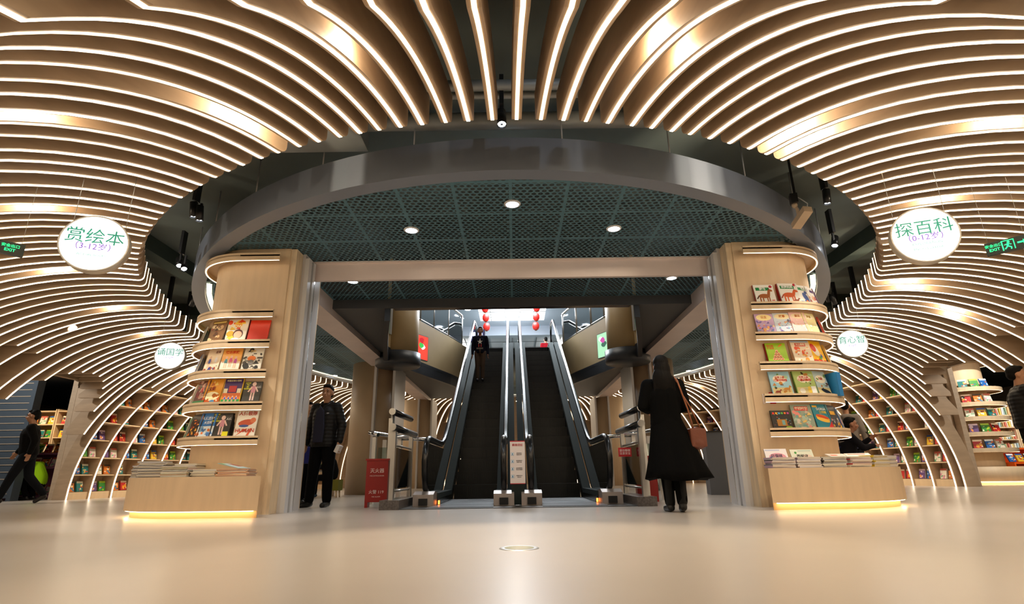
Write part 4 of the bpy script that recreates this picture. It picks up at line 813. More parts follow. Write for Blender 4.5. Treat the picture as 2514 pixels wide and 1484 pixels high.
# ------------------------------------------------------------------ book shelves built in behind the ribs
LV = [0.16, 0.555, 0.95, 1.345, 1.74, 2.13, 2.52]
def rin(z): return AR * sqrt(max(0, 1 - (z / HT) ** 2))
BP = [('green', '#3c8a38', ['#a8c838', '#2858a0', '#f0e8c8', '#d05828']), ('red', '#b82c2c', ['#f0d8c0', '#302828', '#e8a030']), ('blue', '#2860a8', ['#e8f0f4', '#e07830', '#a8c8e0']), ('orange', '#d87828', ['#484038', '#f4e0b8', '#3878a0']),
      ('white', '#e8e0d0', ['#d06858', '#60a078', '#e0a0b8']), ('yellow', '#e0b838', ['#3058a0', '#f8f0d8', '#a84030']), ('purple', '#644880', ['#e0c8d8', '#e89040']), ('teal', '#287878', ['#e8e8d0', '#d05040', '#f0c850'])]
bookmesh = []
for i, (n_, c, pal) in enumerate(BP):
    for q in range(2):
        b, cols = cover_mesh(.19, .235, .035, c, [(rect(-.095, .095, .19, .235), pal[0])] + busy(200 + i * 2 + q, .19, .235, pal + [c], 9, .08, .72, .05, .14)); bookmesh.append((n_, b.mesh('picture_book', cols)))
BAYN = ['first', 'second', 'third', 'fourth', 'fifth', 'sixth', 'seventh', 'eighth', 'ninth', 'tenth', 'eleventh', 'twelfth', 'thirteenth', 'fourteenth', 'fifteenth', 'sixteenth', 'seventeenth', 'eighteenth']
LVN = ['bottom', 'second', 'third', 'fourth', 'fifth', 'sixth']
random.seed(11)
def bay(t0, t1, side, bi, books):
    f0, n0 = foot(t0); f1, n1 = foot(t1); tm = (t0 + t1) / 2; f, n = foot(tm); yaw = atan2(n.y, n.x)
    c = ((f0 + n0 * AR) - (f1 + n1 * AR)).length; W2 = c / 2 - .05
    e = empty('wall_bookcase', (f.x, f.y, 0), yaw, 'tall pale wooden bookcase bay behind the ribs, %s bay past the %s passage' % (BAYN[bi], side), 'bookcase')
    b = MB(); b.box(3.64, 3.67, -W2 - .05, W2 + .05, 0, 2.6); b.build('back_panel', M_shelfwood, e)
    for s_ in (-1, 1):
        pl = [(min(3.6, rin(z) + .10), z) for z in (0, .4, .8, 1.2, 1.6, 2.0, 2.3, 2.55)]
        b = MB(); b.prism(pl + [(3.64, 2.55), (3.64, 0)], s_ * (W2 + .035) - .01, s_ * (W2 + .035) + .01, 'y'); b.build('side_panel', M_shelfwood, e)
    for j, z in enumerate(LV):
        r0 = rin(z) + .03; b = MB()
        b.box(r0, 3.64, -W2 - .02, W2 + .02, z - .025 if j else 0, z); b.build('shelf', M_wood, e)
    if books:
        for j, z in enumerate(LV[:-1]):
            r0 = rin(z) + .10
            for q, y in enumerate((-W2 * .5, W2 * .42)):
                if random.random() < .06: continue
                bn, me = bookmesh[random.randrange(len(bookmesh))]; off = max(0, rin(z) - rin(z)); 
                o = bpy.data.objects.new('picture_book', me); COL.objects.link(o)
                M = Matrix.Translation((f.x, f.y, 0)) @ Matrix.Rotation(yaw, 4, 'Z') @ Matrix.Translation((min(r0 + .02, 3.55), y, z + .008)) @ Matrix.Rotation(R(-90), 4, 'Z') @ Matrix.Rotation(R(-12), 4, 'X') @ Matrix.Rotation(0, 4, 'Z')
                o.matrix_world = M; s_in = (q == 0) == (side == 'left')
                tag(o, '%s cover, %s shelf up, %s bay past the %s passage, %s' % (bn, LVN[j], BAYN[bi], side, 'left book' if s_in else 'right book'), 'book', 'books in the bays past the %s passage' % side)
        p = (n * (3.3)); 
STUFF = []
for bi in range(14):
    bay(-90.4 - 3.36 * bi, -90.4 - 3.36 * (bi + 1), 'left', bi, bi < 5)
    bay(91.4 + 3.24 * bi, 91.4 + 3.24 * (bi + 1), 'right', bi, bi < 6)
# ------------------------------------------------------------------ what lies behind the left side passage
e = empty('slat_wall', (0, 0, 0), 0, 'dark blue grey slatted display wall seen through the left passage', 'slat wall')
b = MB(); b.box(-17.5, -11.35, 13.0, 13.1, 0.06, 3.2); b.build('panel', mat('slatwall_blue', (0.075, 0.10, 0.135), 0.35), e)
for i in range(19): MB().box(-17.5, -11.35, 12.985, 13.0, 0.15 + i * 0.155, 0.168 + i * 0.155).build('groove_rail', mat('slat_rail', (0.42, 0.36, 0.30), 0.4), e)
MB().box(-11.35, -11.25, 12.98, 13.2, 0, 3.2).build('end_post', mat('slatwall_blue'), e)
lamp('slat_spot', 'SPOT', (-13.4, 11.0, 3.9), 380, COOL, 0.05, (-13.2, 13.1, 1.6), 45, 0.8)
b = MB(); b.box(-18, -10.7, 13.1, 22, 3.3, 3.35); struct('ceiling_side_left', b, mat('navy_ceiling', (0.010, 0.022, 0.06), 0.6))
def shelf_unit(x0, x1, y, zs, dep, lab, m, side_dir=-1):
    e = empty('bookcase', ((x0 + x1) / 2, y, 0), 0, lab, 'bookcase'); w_ = (x1 - x0) / 2
    MB().box(-w_, w_, dep / 2, dep / 2 + .02, 0, zs[-1] + .05).build('back_panel', m, e)
    for x in (-w_, w_): MB().box(x - .015, x + .015, -dep / 2, dep / 2, 0, zs[-1] + .05).build('side_panel', m, e)
    for z in zs: MB().box(-w_ + .015, w_ - .015, -dep / 2, dep / 2, z - .03, z).build('shelf', m, e)
    return e
zsL = [.12, .50, .88, 1.26, 1.64, 2.02, 2.40]
for q, (x0, x1) in enumerate(((-14.6, -13.5), (-13.44, -12.34), (-12.28, -11.18))):
    nm = ('left', 'middle', 'right')[q]
    shelf_unit(x0, x1, 16.6, zsL, .34, 'lit wooden bookcase deep in the left passage, %s unit' % nm, M_wood)
    lamp('shelf_lamp', 'SPOT', ((x0 + x1) / 2, 15.2, 3.2), 130, WARM, .05, ((x0 + x1) / 2, 16.6, 1.2), 80, .9)
    for j, z in enumerate(zsL[1:-1]):
        for k in range(4):
            STUFF.append((bookmesh[random.randrange(len(bookmesh))][1], Matrix.Translation((x0 + .17 + k * .255, 16.55, z + .006)) @ Matrix.Rotation(R(-10), 4, 'X')))
e = empty('track_spotlight', (-11.6, 14.0, 3.0), 0, 'small ceiling spotlight in the navy ceiling of the left passage', 'spotlight'); MB().tube([(0, 0, 0), (0, 0, .14)], .04, 10).build('can', M_dark, e); MB().lathe([(.001, -.003), (.035, -.003)], n=12).build('lens', M_lampw, e); MB().tube([(0, 0, .14), (0, 0, .3)], .01, 6).build('stem', M_dark, e)
e = empty('display_table', (-12.0, 14.9, 0), R(5), 'pink stepped display table behind the left passage', 'display table')
MP = mat('pink_laminate', '#b8789c', .4)
MB().box(-.8, .8, -.35, .35, .72, .76).build('table_top', MP, e); MB().box(-.8, .8, .05, .35, 1.08, 1.12).build('upper_tier', MP, e); MB().box(-.78, .78, .28, .33, 0, 1.12).build('back_panel', MP, e)
MB().box(-.8, .8, -.3, .3, .02, .08).build('bottom_shelf', MP, e)
for x in (-.78, .78): MB().box(x - .02, x + .02, -.35, .35, 0, .72).build('side_panel', MP, e)
for k in range(6):
    bn, me = bookmesh[(k * 3) % len(bookmesh)]
    for zz, yy in ((.762, -.12), (1.122, .2), (.082, -.1)):
        o = bpy.data.objects.new('picture_book', me); COL.objects.link(o); o.location = (-12.62 + k * .25, 14.9 + yy - .02, zz + .012); o.rotation_euler = (R(-18), 0, 0)
        tag(o, '%s cover on the pink display table, %s' % (bn, {.762: 'main top', 1.122: 'upper tier', .082: 'bottom shelf'}[zz]), 'book', 'books on the pink display table, ' + {.762: 'main top', 1.122: 'upper tier', .082: 'bottom shelf'}[zz])
# ------------------------------------------------------------------ behind the right side passage
DCX, DCY = 12.45, 15.4
e = empty('display_column', (DCX, DCY, 0), 0, 'round display column with curved book shelves beyond the right side passage', 'column')
MB().lathe([(.52, 0), (.52, 3.3)], n=40).build('body', M_wood, e); MB().lathe([(.53, .43), (1.0, .43), (1.0, .075), (.53, .075)], n=44).build('plinth_table', M_wood, e); MB().lathe([(.94, 0), (.94, .075)], n=44).build('plinth_base', M_wood, e)
MB().lathe([(.99, .072), (.965, .066), (.94, .072)], n=44).build('light_strip', mat('led_plinth'), e)
for j in range(6):
    z = SH_Z[j]; sh = MB().lathe([(.53, z + .055), (.83, z + .055), (.83, z), (.86, z), (.86, z + .10), (.83, z + .10), (.83, z + .075), (.53, z + .075)], n=44, smooth=False).build('shelf', M_wood, e)
    MB().lathe([(.855, z - .002), (.838, z - .002)], n=44).build('light_strip', M_ledshelf, sh)
for j in range(1, 6):
    for q in range(6):
        bn, me = bookmesh[(j * 5 + q * 3) % len(bookmesh)]; a = R(-95 + q * 20); o = bpy.data.objects.new('picture_book', me); COL.objects.link(o)
        o.location = (DCX + .73 * sin(a), DCY - .73 * cos(a), SH_Z[j] + .083); o.rotation_euler = Euler((R(-12), 0, a), 'XYZ')
        tag(o, '%s cover, %s shelf of the display column beyond the right passage, place %s' % (bn, ROW[j - 1], ('one', 'two', 'three', 'four', 'five', 'six')[q]), 'book', 'books on the display column beyond the right passage')
for q, (x0, x1) in enumerate(((14.9, 16.0), (16.06, 17.16), (17.22, 18.32))):
    nm = ('left', 'middle', 'right')[q]
    shelf_unit(x0, x1, 18.2, zsL, .34, 'lit wooden bookcase beyond the right passage, %s unit' % nm, M_wood)
    lamp('shelf_lamp', 'SPOT', ((x0 + x1) / 2, 16.8, 3.4), 170, WHITE, .05, ((x0 + x1) / 2, 18.2, 1.2), 80, .9)
    for j, z in enumerate(zsL[1:-1]):
        for k in range(15):
            w_ = .02 + .02 * ((k * 7 + j * 3) % 3) / 2; hh = .22 + .05 * ((k * 5 + j) % 4) / 4; c = ['#e8e0d0', '#d8a878', '#a8c0c8', '#e8c860', '#d07868', '#90a888', '#f0ece0'][(k * 3 + j * 2 + q) % 7]
            e = MB().box(0, w_, -.1, .1, 0, hh).build('book_spine' if False else 'upright_book', flat(c, .4), loc=(x0 + .05 + k * .066, 18.12, z + .002)); e.rotation_euler = (0, R(3 * ((k % 3) - 1)), 0)
            tag(e, 'pale spine out book beyond the right passage, %s unit, shelf %s' % (nm, ('two', 'three', 'four', 'five', 'six')[j]), 'book', 'spine out books beyond the right passage, %s unit, shelf %s' % (nm, ('two', 'three', 'four', 'five', 'six')[j]))
e = empty('display_table', (15.0, 16.6, 0), 0, 'bright orange stepped display table beyond the right passage', 'display table')
MO = mat('orange_laminate', '#e8601c', .35)
MB().box(-.9, .9, -.35, .35, .50, .54).build('table_top', MO, e); MB().box(-.9, .9, .02, .35, .90, .95).build('upper_tier', MO, e); MB().box(-.88, .88, .28, .33, 0, .95).build('back_panel', MO, e); MB().box(-.9, .9, -.3, .3, .04, .1).build('bottom_shelf', MO, e)
for x in (-.88, .88): MB().box(x - .02, x + .02, -.35, .35, 0, .50).build('side_panel', MO, e)
for k in range(7):
    for zz, yy in ((.542, -.12), (.102, -.1)):
        STUFF.append((bookmesh[(k * 5 + int(zz * 10)) % len(bookmesh)][1], Matrix.Translation((14.25 + k * .25, 16.6 + yy - .02, zz + .012)) @ Matrix.Rotation(R(-20), 4, 'X')))
for side_, t0_, st_, n0_ in (('l', -90.4, -3.36, 5), ('r', 91.4, 3.24, 6)):
    for bi in range(n0_, 13):
        tm = t0_ + st_ * (bi + .5); f, n = foot(tm)
        for z in LV[:-1]:
            for y in (-.14, .12): STUFF.append((bookmesh[random.randrange(16)][1], Matrix.Translation((f.x, f.y, 0)) @ Matrix.Rotation(atan2(n.y, n.x), 4, 'Z') @ Matrix.Translation((min(rin(z) + .16, 3.55), y, z + .008)) @ Matrix.Rotation(R(-90), 4, 'Z') @ Matrix.Rotation(R(-12), 4, 'X')))
vs, fs, mi, ml = [], [], [], []
for me, M in STUFF:
    o_ = len(vs); vs += [tuple(M @ v.co) for v in me.vertices]
    for m_ in me.materials:
        if m_ not in ml: ml.append(m_)
    for p in me.polygons: fs.append([o_ + i for i in p.vertices]); mi.append(ml.index(me.materials[p.material_index]))
me = bpy.data.meshes.new('picture_books'); me.from_pydata(vs, [], fs); [me.materials.append(m_) for m_ in ml]; me.polygons.foreach_set('material_index', mi); me.update()
tag(obj('picture_books', me), 'small far picture books on the shelves beyond the portal and deep in both side passages', 'books', None, 'stuff')
lamp('side_right', 'SPOT', (12.0, 13.0, 3.9), 300, WHITE, .06, (12.5, 15.4, 1.2), 80, .9); lamp('side_right', 'SPOT', (14.6, 14.6, 3.9), 260, WHITE, .06, (15.0, 16.6, .7), 70, .9)
# ------------------------------------------------------------------ railings, fire box, notices
M_glassr = glass('railing_glass', (0.7, 0.78, 0.75), 0.1)
def railing(side):
    s_ = -1 if side == 'left' else 1; e = empty('queue_railing', (s_ * 1.62 + .04, 7.35, 0), 0, 'stainless steel and glass railing beside the %s escalator' % side, 'railing')
    X = lambda x: s_ * x
    b = MB(); x0, x1 = sorted((X(.13), X(-.12))); b.box(x0, x1, 0.02, 1.5, 0, .115); b.build('granite_curb', mat('granite_curb', (0.10, .085, .08), .3, noise=.4, nscale=40), e)
    for (x, y, h_) in ((0.0, 0.10, .98), (0.0, 1.35, .98), (.22, .9, 1.22), (.30, 2.0, 1.0), (.62, 1.6, 1.0), (.62, 2.3, 1.0)):
        MB().box(X(x) - .028, X(x) + .028, y - .04, y + .04, .115 if x < .1 else 0, h_).build('post', M_steel, e)
    MB().tube([(X(.0), .0, 1.02), (X(-.04), 1.45, 1.02)], .045, 14).build('black_grip', M_rubber, e)
    MB().tube([(X(.0), -.03, 1.02), (X(.0), 0.0, 1.02)], .047, 14).build('grip_end', M_steel, e)
    MB().tube([(X(.13), .55, 1.28), (X(.07), 1.65, 1.28)], .045, 14).build('black_grip', M_rubber, e)
    MB().tube([(X(.13), .52, 1.28), (X(.13), .55, 1.28)], .047, 14).build('grip_end', M_steel, e)
    MB().tube([(X(.13), .62, 1.25), (X(.13), .62, 1.08), (X(.08), .55, 1.0), (X(.02), .5, .99)], .02, 8).build('bracket', M_steel, e)
    MB().tube([(X(.0), 1.4, 1.0), (X(.3), 1.9, 1.02), (X(.62), 1.5, 1.06), (X(.60), 1.2, 1.04), (X(.45), 1.1, 1.0)], .03, 10).build('top_rail', M_chrome, e)
    MB().tube([(X(.3), 2.0, 1.0), (X(-.25), 2.1, .98)], .03, 10).build('top_rail', M_chrome, e)
    MB().tube([(X(.0), .1, .80), (X(0), 1.35, .80)], .016, 8).build('middle_rail', M_steel, e); MB().tube([(X(.0), .1, .22), (X(0), 1.35, .22)], .014, 8).build('lower_rail', M_steel, e)
    MB().box(X(0) - .004, X(0) + .004, .14, 1.31, .25, .77).build('glass_panel', M_glassr, e)
    a, c = sorted((X(.28), X(.60))); MB().box(a, c, 1.78, 1.79, .2, .85).build('glass_panel', M_glassr, e)
    return e
rl = railing('left'); rr_ = railing('right')
text('notice_lettering', '请勿攀爬\n注意安全', .036, flat('#f4e8e0'), rr_, (.05 - .0, .06, .70)) if False else None
n_ = MB().box(-.09, .09, -.004, .004, -.06, .06).build('notice_plate', flat('#b81c24'), rr_, (-.13, .55, .68)); text('lettering', '请勿攀爬\n注意安全', .038, flat('#f4e0dc'), n_, (0, -.006, .0))
e = empty('fire_box', (-1.92, 8.12, 0), R(4), 'red fire extinguisher box behind the left railing', 'fire box')
MF = mat('fire_red', '#98160f', .4)
MB().box(-.15, .15, -.09, .09, .07, .62).build('body', MF, e); MB().box(-.165, .165, -.10, .10, .62, .645).build('lid', MF, e)
for x in (-.13, .13): MB().box(x - .02, x + .02, -.085, .085, 0, .07).build('foot', MF, e)
text('lettering', '灭火器', .065, flat('#f0d8d0'), e, (0, -.0925, .48)); text('lettering', 'FIRE EXTINGUISHER', .022, flat('#e8c8c0'), e, (0, -.0925, .415)); text('lettering', '火警 119', .055, flat('#f0d8d0'), e, (0, -.0925, .20)); text('lettering', 'FIRE ALARM', .022, flat('#e8c8c0'), e, (0, -.0925, .14))
e = empty('fire_box', (1.95, 8.6, 0), R(-4), 'red fire extinguisher box behind the right railing', 'fire box')
MB().box(-.15, .15, -.09, .09, .07, .62).build('body', MF, e); MB().box(-.165, .165, -.10, .10, .62, .645).build('lid', MF, e)
for x in (-.13, .13): MB().box(x - .02, x + .02, -.085, .085, 0, .07).build('foot', MF, e)
e = empty('escalator_notice', (.045, 8.02, .28), 0, 'white escalator safety notice with red heading between the two middle handrails', 'notice')
MB().box(-.105, .105, -.004, .004, 0, .58).build('panel', flat('#e8dcd8'), e); MB().box(-.105, .105, -.006, -.004, .568, .58).box(-.105, .105, -.006, -.004, 0, .01).build('red_border', flat('#b82838'), e)
text('heading', '乘梯须知', .038, flat('#b82030'), e, (0, -.006, .52), bold=.01)
for k, z in enumerate((.40, .30, .20, .10)):
    b = MB(); b.box(-.092, -.05, -.006, -.004, z - .022, z + .022, 0); b.box(-.089, -.053, -.0065, -.006, z - .019, z + .019, 1); b.prism(ellp(-.071, z + .004, .008, .010), -.0072, -.0065, 'y', 2); b.box(-.082, -.060, -.0072, -.0065, z - .014, z - .006, 2)
    b.build('pictogram', [flat('#7898b0'), flat('#e8eef0'), flat('#5880a8')], e)
    for q, s in enumerate((('请站稳扶好', '紧握扶手带'), ('请勿倚靠扶手', '照看好儿童'), ('请勿携带重物', '婴儿车勿乘梯'), ('注意脚下安全', '请勿逆行')) [k]): text('lettering', s, .0145, flat('#585058'), e, (.022, -.006, z + .010 - q * .02))
MB().box(-.09, .09, 0, .02, -.0, .28, 0, Matrix.Translation((0, 0, -.27))).build('stand', M_escside, e)
for x, lab in ((-1.08, 'left'), (1.17, 'right')):
    e = empty('comb_light', (x, 8.32, .02), 0, 'small orange warning light at the foot of the %s escalator' % lab, 'warning light'); MB().box(-.012, .012, -.01, .01, 0, .05).build('lens', mat('orange_glow', (1, .3, .05), .4, emit=(1.0, .22, .03), es=5), e); MB().box(-.018, .018, .0, .02, -.018, .056).build('housing', M_dark, e)
# red lanterns, television, poster stand upstairs
ML = mat('lantern_red', '#b01810', .5, emit='#c02010', es=.35)
for x, nm in ((-1.02, 'left'), (.93, 'right')):
    for k in range(4):
        z = 5.72 + k * .36; e = empty('red_lantern', (x + (.05 if x < 0 else -.05) * (1 - k * .5), 20.0, z), 0, 'red paper lantern in the %s hanging string, %s from the bottom' % (nm, ('first', 'second', 'third', 'fourth')[k]), 'lantern')
        b = MB(); b.lathe([(.045, -.15), (.09, -.13), (.125, -.06), (.13, 0), (.125, .06), (.09, .13), (.045, .15)], n=16); b.build('shade', ML, e)
        MB().lathe([(.001, -.17), (.045, -.17), (.045, -.15)], n=12).build('cap', mat('lantern_gold', '#7a4a20', .4), e)
e = empty('television', (-1.17, 18.9, 4.36), R(15), 'television screen on a stand at the top of the left escalator', 'television')
MB().box(-.20, .20, -.02, .02, .52, .98).build('bezel', M_dark, e); b = MB(); b.box(-.18, .18, -.024, -.02, .54, .96, 0); b.prism(ellp(.03, .8, .08, .08), -.026, -.024, 'y', 1); b.prism(ellp(-.06, .68, .07, .06), -.027, -.024, 'y', 2); b.build('screen', [mat('tv_dark', '#181828', .3, emit='#282848', es=1), mat('tv_pale', '#c0c8e8', .3, emit='#c0c8e8', es=1), mat('tv_mauve', '#8068a8', .3, emit='#8068a8', es=.9)], e)
MB().box(-.02, .02, -.01, .03, 0, .55).box(-.15, .15, -.12, .12, 0, .02).build('stand', M_dark, e)
poster('poster_stand', .34, .8, 1.0, (.52, 21.5, 4.36), 0, ['#e8f0f0', '#80a8b0', '#c0d8d8'], 'white lit poster stand between the tops of the escalators')
# counter and display things behind the right part of the portal
e = empty('service_counter', (4.15, 10.9, 0), R(-12), 'grey service counter behind the woman', 'counter')
MB().prism([(-.5, 0), (.35, 0), (.35, 1.02), (.1, 1.12), (-.5, 1.12)], -.32, .32, 'y').build('body', mat('counter_grey', (.13, .14, .16), .45), e); MB().box(-.54, .38, -.35, .35, 1.12, 1.14).build('worktop', M_dark, e)
e = empty('display_table', (5.85, 14.3, 0), 0, 'dark topped display table with books behind the right portal post', 'display table')
MB().box(-.7, .7, -.35, .35, .86, .92).build('table_top', M_soffit, e); MB().box(-.7, .7, -.4, .4, .44, .48).build('lower_tier', M_soffit, e); MB().box(-.62, .62, -.25, .25, 0, .86).build('body', M_wood, e)
for k in range(5):
    o = bpy.data.objects.new('picture_book', bookmesh[(k * 3 + 1) % 16][1]); COL.objects.link(o); o.location = (5.35 + k * .25, 13.95, .485); o.rotation_euler = (R(-88), 0, .2 * k); tag(o, 'picture book lying on the lower tier of the dark display table', 'book', 'books lying on the dark display table')
e = empty('blue_bag', (5.05, 12.0, .455), 0, 'shiny blue bag lying on the bear shaped stool', 'bag')
b = MB(); b.ball((0, 0, .13), (.30, .2, .13), 8); b.ball((.16, .03, .2), (.17, .15, .1), 8); bb = b.build('body', mat('blue_plastic', '#1428a8', .3, bump=.8, nscale=9), e); MB().tube([(-.15, 0, .2), (-.05, -.02, .31), (.08, 0, .26)], .014, 6).build('strap', mat('blue_plastic'), e)
e = empty('animal_stool', (5.0, 12.0, 0), 0, 'cream coloured animal shaped bench with small wooden feet', 'stool')
b = MB(); b.ball((0, 0, .27), (.48, .22, .18), 10); b.ball((-.36, -.03, .25), (.19, .17, .15), 10); b.ball((-.5, -.06, .22), (.08, .07, .06), 8); b.build('body', mat('cream_felt', '#b8a284', .8), e)
MB().prism(ellp(-.30, .40, .04, .06), -.06, .0, 'y').build('ear', mat('brown_felt', '#8a5838', .8), e)
for x, y in ((-.2, -.1), (-.2, .12), (.28, -.1), (.28, .12)): MB().lathe([(.001, 0), (.05, 0), (.055, .06), (.045, .13), (.001, .13)], n=12).build('foot', mat('foot_wood', '#a87840', .5), e).location = (x, y, 0)
# side table and low shelf behind the standing man
e = empty('reading_table', (-4.9, 13.2, 0), 0, 'low wooden reading table behind the standing man', 'table')
MB().box(-.75, .75, -.35, .35, .48, .53).build('table_top', M_wood, e)
for x in (-.7, .62): MB().box(x, x + .08, -.33, .33, 0, .48).build('side_panel', M_wood, e)
for k, c in enumerate(('#e8e4e0', '#c8d8e0', '#a0a8b0')): 
    o = MB().box(-.13, .13, -.1, .1, 0, .03).build('magazine', flat(c), loc=(-5.2 + k * .4, 13.15, .532), rz=.3 * k); tag(o, ('white', 'pale blue', 'grey')[k] + ' magazine lying on the reading table behind the standing man', 'magazine')
e = empty('green_stool', (-3.88, 12.35, 0), 0, 'olive green padded stool with wooden legs under the seated boy', 'stool')
MB().box(-.17, .17, -.16, .16, .14, .36).build('seat', mat('olive_fabric', '#6c6a18', .8), e)
for x in (-.12, .12):
    for y in (-.11, .11): MB().tube([(x, y, .14), (x * 1.1, y * 1.1, 0)], [.022, .016], 8).build('leg', M_wood, e)

# lamps added without fixtures to brighten the book shelves and the passages
for t in (93, 97, 101, 105, 110): 
    for sg in (-1, 1):
        tt = gap_t(sg * t); p, n = foot(tt); q = p + n * 1.1; g = p + n * 3.3
        lamp('shelf_fill', 'SPOT', (q.x, q.y, 3.16), 70, (1, .84, .62), 0.04, (g.x, g.y, 1.0), 95, .9)
lamp('passage_glow', 'POINT', (-11.3, 11.0, 3.0), 110, WHITE, .08); lamp('passage_glow', 'POINT', (11.3, 11.0, 3.0), 110, WHITE, .08)
lamp('void_fill', 'AREA', (0, 13.0, 7.1), 60, WHITE, 2.5, (0, 13, 0))  # added fill lamp, no fixture, lifts the dark edges of the void

for sg in (-1, 1): lamp('passage_fill', 'SPOT', (sg * 7.7, 9.3, 3.0), 160, (1, .86, .66), .04, (sg * 9.3, 12.3, 1.9), 50, .9)  # added fill spots brightening the cut rib plates
# ------------------------------------------------------------------ people
def remesh(b, name, m, parent, vox=0.014, smooth=3):
    me = b.mesh(name, m); o = obj(name, me, None)
    md = o.modifiers.new('r', 'REMESH'); md.mode = 'VOXEL'; md.voxel_size = vox; md.use_smooth_shade = True
    ms = o.modifiers.new('s', 'SMOOTH'); ms.iterations = smooth; ms.factor = 0.5
    bake(o)
    for p in o.data.polygons: p.use_smooth = True
    o.data.materials.clear(); o.data.materials.append(m); o.parent = parent; return o
M_hair = mat('black_hair', (0.005, 0.004, 0.0035), 0.6, spec=.12, bump=.5, nscale=60, stretch=(1, 1, .15))
def skinm(c): return mat('skin_' + c.strip('#'), c, .55)
BASE = dict(hip=(0, 0, .93), waist=(0, 0, 1.06), chest=(0, 0, 1.28), neck=(0, .005, 1.45), head=(0, -.01, 1.62),
            shL=(.175, 0, 1.40), elL=(.235, .03, 1.13), wrL=(.25, -.03, .89), shR=(-.175, 0, 1.40), elR=(-.235, .03, 1.13), wrR=(-.25, -.03, .89),
            hL=(.09, 0, .91), knL=(.105, -.015, .50), anL=(.11, .02, .09), hR=(-.09, 0, .91), knR=(-.105, -.015, .50), anR=(-.11, .02, .09), toL=None, toR=None)
def person(name_label, loc, rz, scale=1.0, J=None, skin='#b98868', top='#101012', topk='jacket', legs='#0c0c0e', shoes='#0a0a0a', hair='short', vox=.013, hem=None, face=True, thick=1.0, head_rz=0, group=None, top_mat=None, sit=False, fingers=True):
    P = {k: (Vector(v) if v else None) for k, v in BASE.items()}
    for k, v in (J or {}).items(): P[k] = Vector(v)
    e = empty('person', loc, rz, name_label, 'person'); e.scale = (scale,) * 3
    sk = skinm(skin)
    b = MB(); T_ = thick
    b.cone(P['hip'], P['waist'], .115 * T_, .105 * T_); b.cone(P['waist'], P['chest'], .105 * T_, .125 * T_); b.cone(P['shL'], P['shR'], .055, .055); b.cone(P['chest'], P['neck'], .10, .06); b.cone(P['neck'], P['head'] + Vector((0, 0, -.07)), .056, .052)
    for s in 'LR':
        b.cone(P['sh' + s], P['el' + s], .046, .036); b.cone(P['el' + s], P['wr' + s], .036, .026); b.cone(P['h' + s], P['kn' + s], .078, .05); b.cone(P['kn' + s], P['an' + s], .048, .034)
    Rh = Matrix.Rotation(head_rz, 3, 'Z'); hd = P['head']
    def H_(x, y, z): return hd + Rh @ Vector((x, y, z))
    b.ball(H_(0, .012, .03), (.077, .096, .095), 12, 0, Rh); b.ball(H_(0, -.025, -.045), (.058, .062, .068), 10, 0, Rh); b.ball(H_(0, -.045, -.088), (.030, .028, .024), 8, 0, Rh)
    b.cone(H_(0, -.082, .010), H_(0, -.104, -.030), .010, .015); b.ball(H_(0, -.072, .032), (.052, .022, .014), 8, 0, Rh)
    for x in (-1, 1): b.ball(H_(.079 * x, .005, -.008), (.014, .024, .034), 8, 0, Rh); b.ball(H_(.040 * x, -.060, -.032), (.026, .026, .024), 8, 0, Rh)
    b.ball(H_(0, -.083, -.060), (.026, .012, .008), 8, 0, Rh)
    for s in 'LR':                                    # hands: palm, four fingers, thumb
        wr, el = P['wr' + s], P['el' + s]; d = (wr - el).normalized(); sx = 1 if s == 'L' else -1
        side = Vector((0, -1, 0)); side = (side - d * side.dot(d)).normalized(); nrm = d.cross(side).normalized() * sx
        pc = wr + d * .05; b.cone(wr, wr + d * .02, .026, .026)
        for q in range(4): b.cone(pc - d * .02 + side * (.024 - .016 * q), pc + d * .035 + side * (.026 - .0175 * q), .0125, .0115)
        if fingers:
            for q, L_ in enumerate((.066, .074, .068, .052)):
                a0 = pc + d * .04 + side * (.027 - .018 * q); m1 = a0 + d * L_ * .5 - nrm * .008; b.cone(a0, m1, .0098, .009); b.cone(m1, m1 + (d * .75 - nrm * .65).normalized() * L_ * .5, .009, .0078)
            t0 = wr + d * .018 + side * .022; t1 = t0 + (d * .6 + side * .8 - nrm * .2).normalized() * .038; b.cone(t0, t1, .013, .011); b.cone(t1, t1 + (d * .9 + side * .15 - nrm * .3).normalized() * .028, .0105, .009)
    for s in 'LR':
        a = P['an' + s]; t = P['to' + s] if P['to' + s] else a + Vector((0, -.15, -.055)); b.cone(a, a + (t - a) * .1 + Vector((0, .03, -.04)), .034, .03); b.cone(a + Vector((0, 0, -.045)), t, .03, .024)
    body = remesh(b, 'body', sk, e, min(vox, .010), 2)
    if face:
        b = MB()
        for x in (-1, 1): b.ball(H_(.031 * x, -.083, .008), (.0125, .006, .0055), 8, 0, Rh)
        b.build('eyes', mat('eye_dark', (.012, .008, .006), .2), body)
        b = MB()
        for x in (-1, 1): b.tube([H_(.016 * x, -.0945, .030), H_(.032 * x, -.094, .036), H_(.05 * x, -.080, .030)], [.004, .0045, .002], 6)
        b.build('eyebrows', M_hair, body)
        MB().tube([H_(-.024, -.092, -.061), H_(0, -.098, -.059), H_(.024, -.092, -.061)], [.002, .0045, .002], 6).build('lips', mat('lips_' + skin.strip('#'), (.28, .10, .085), .5), body)
    # hair
    b = MB()
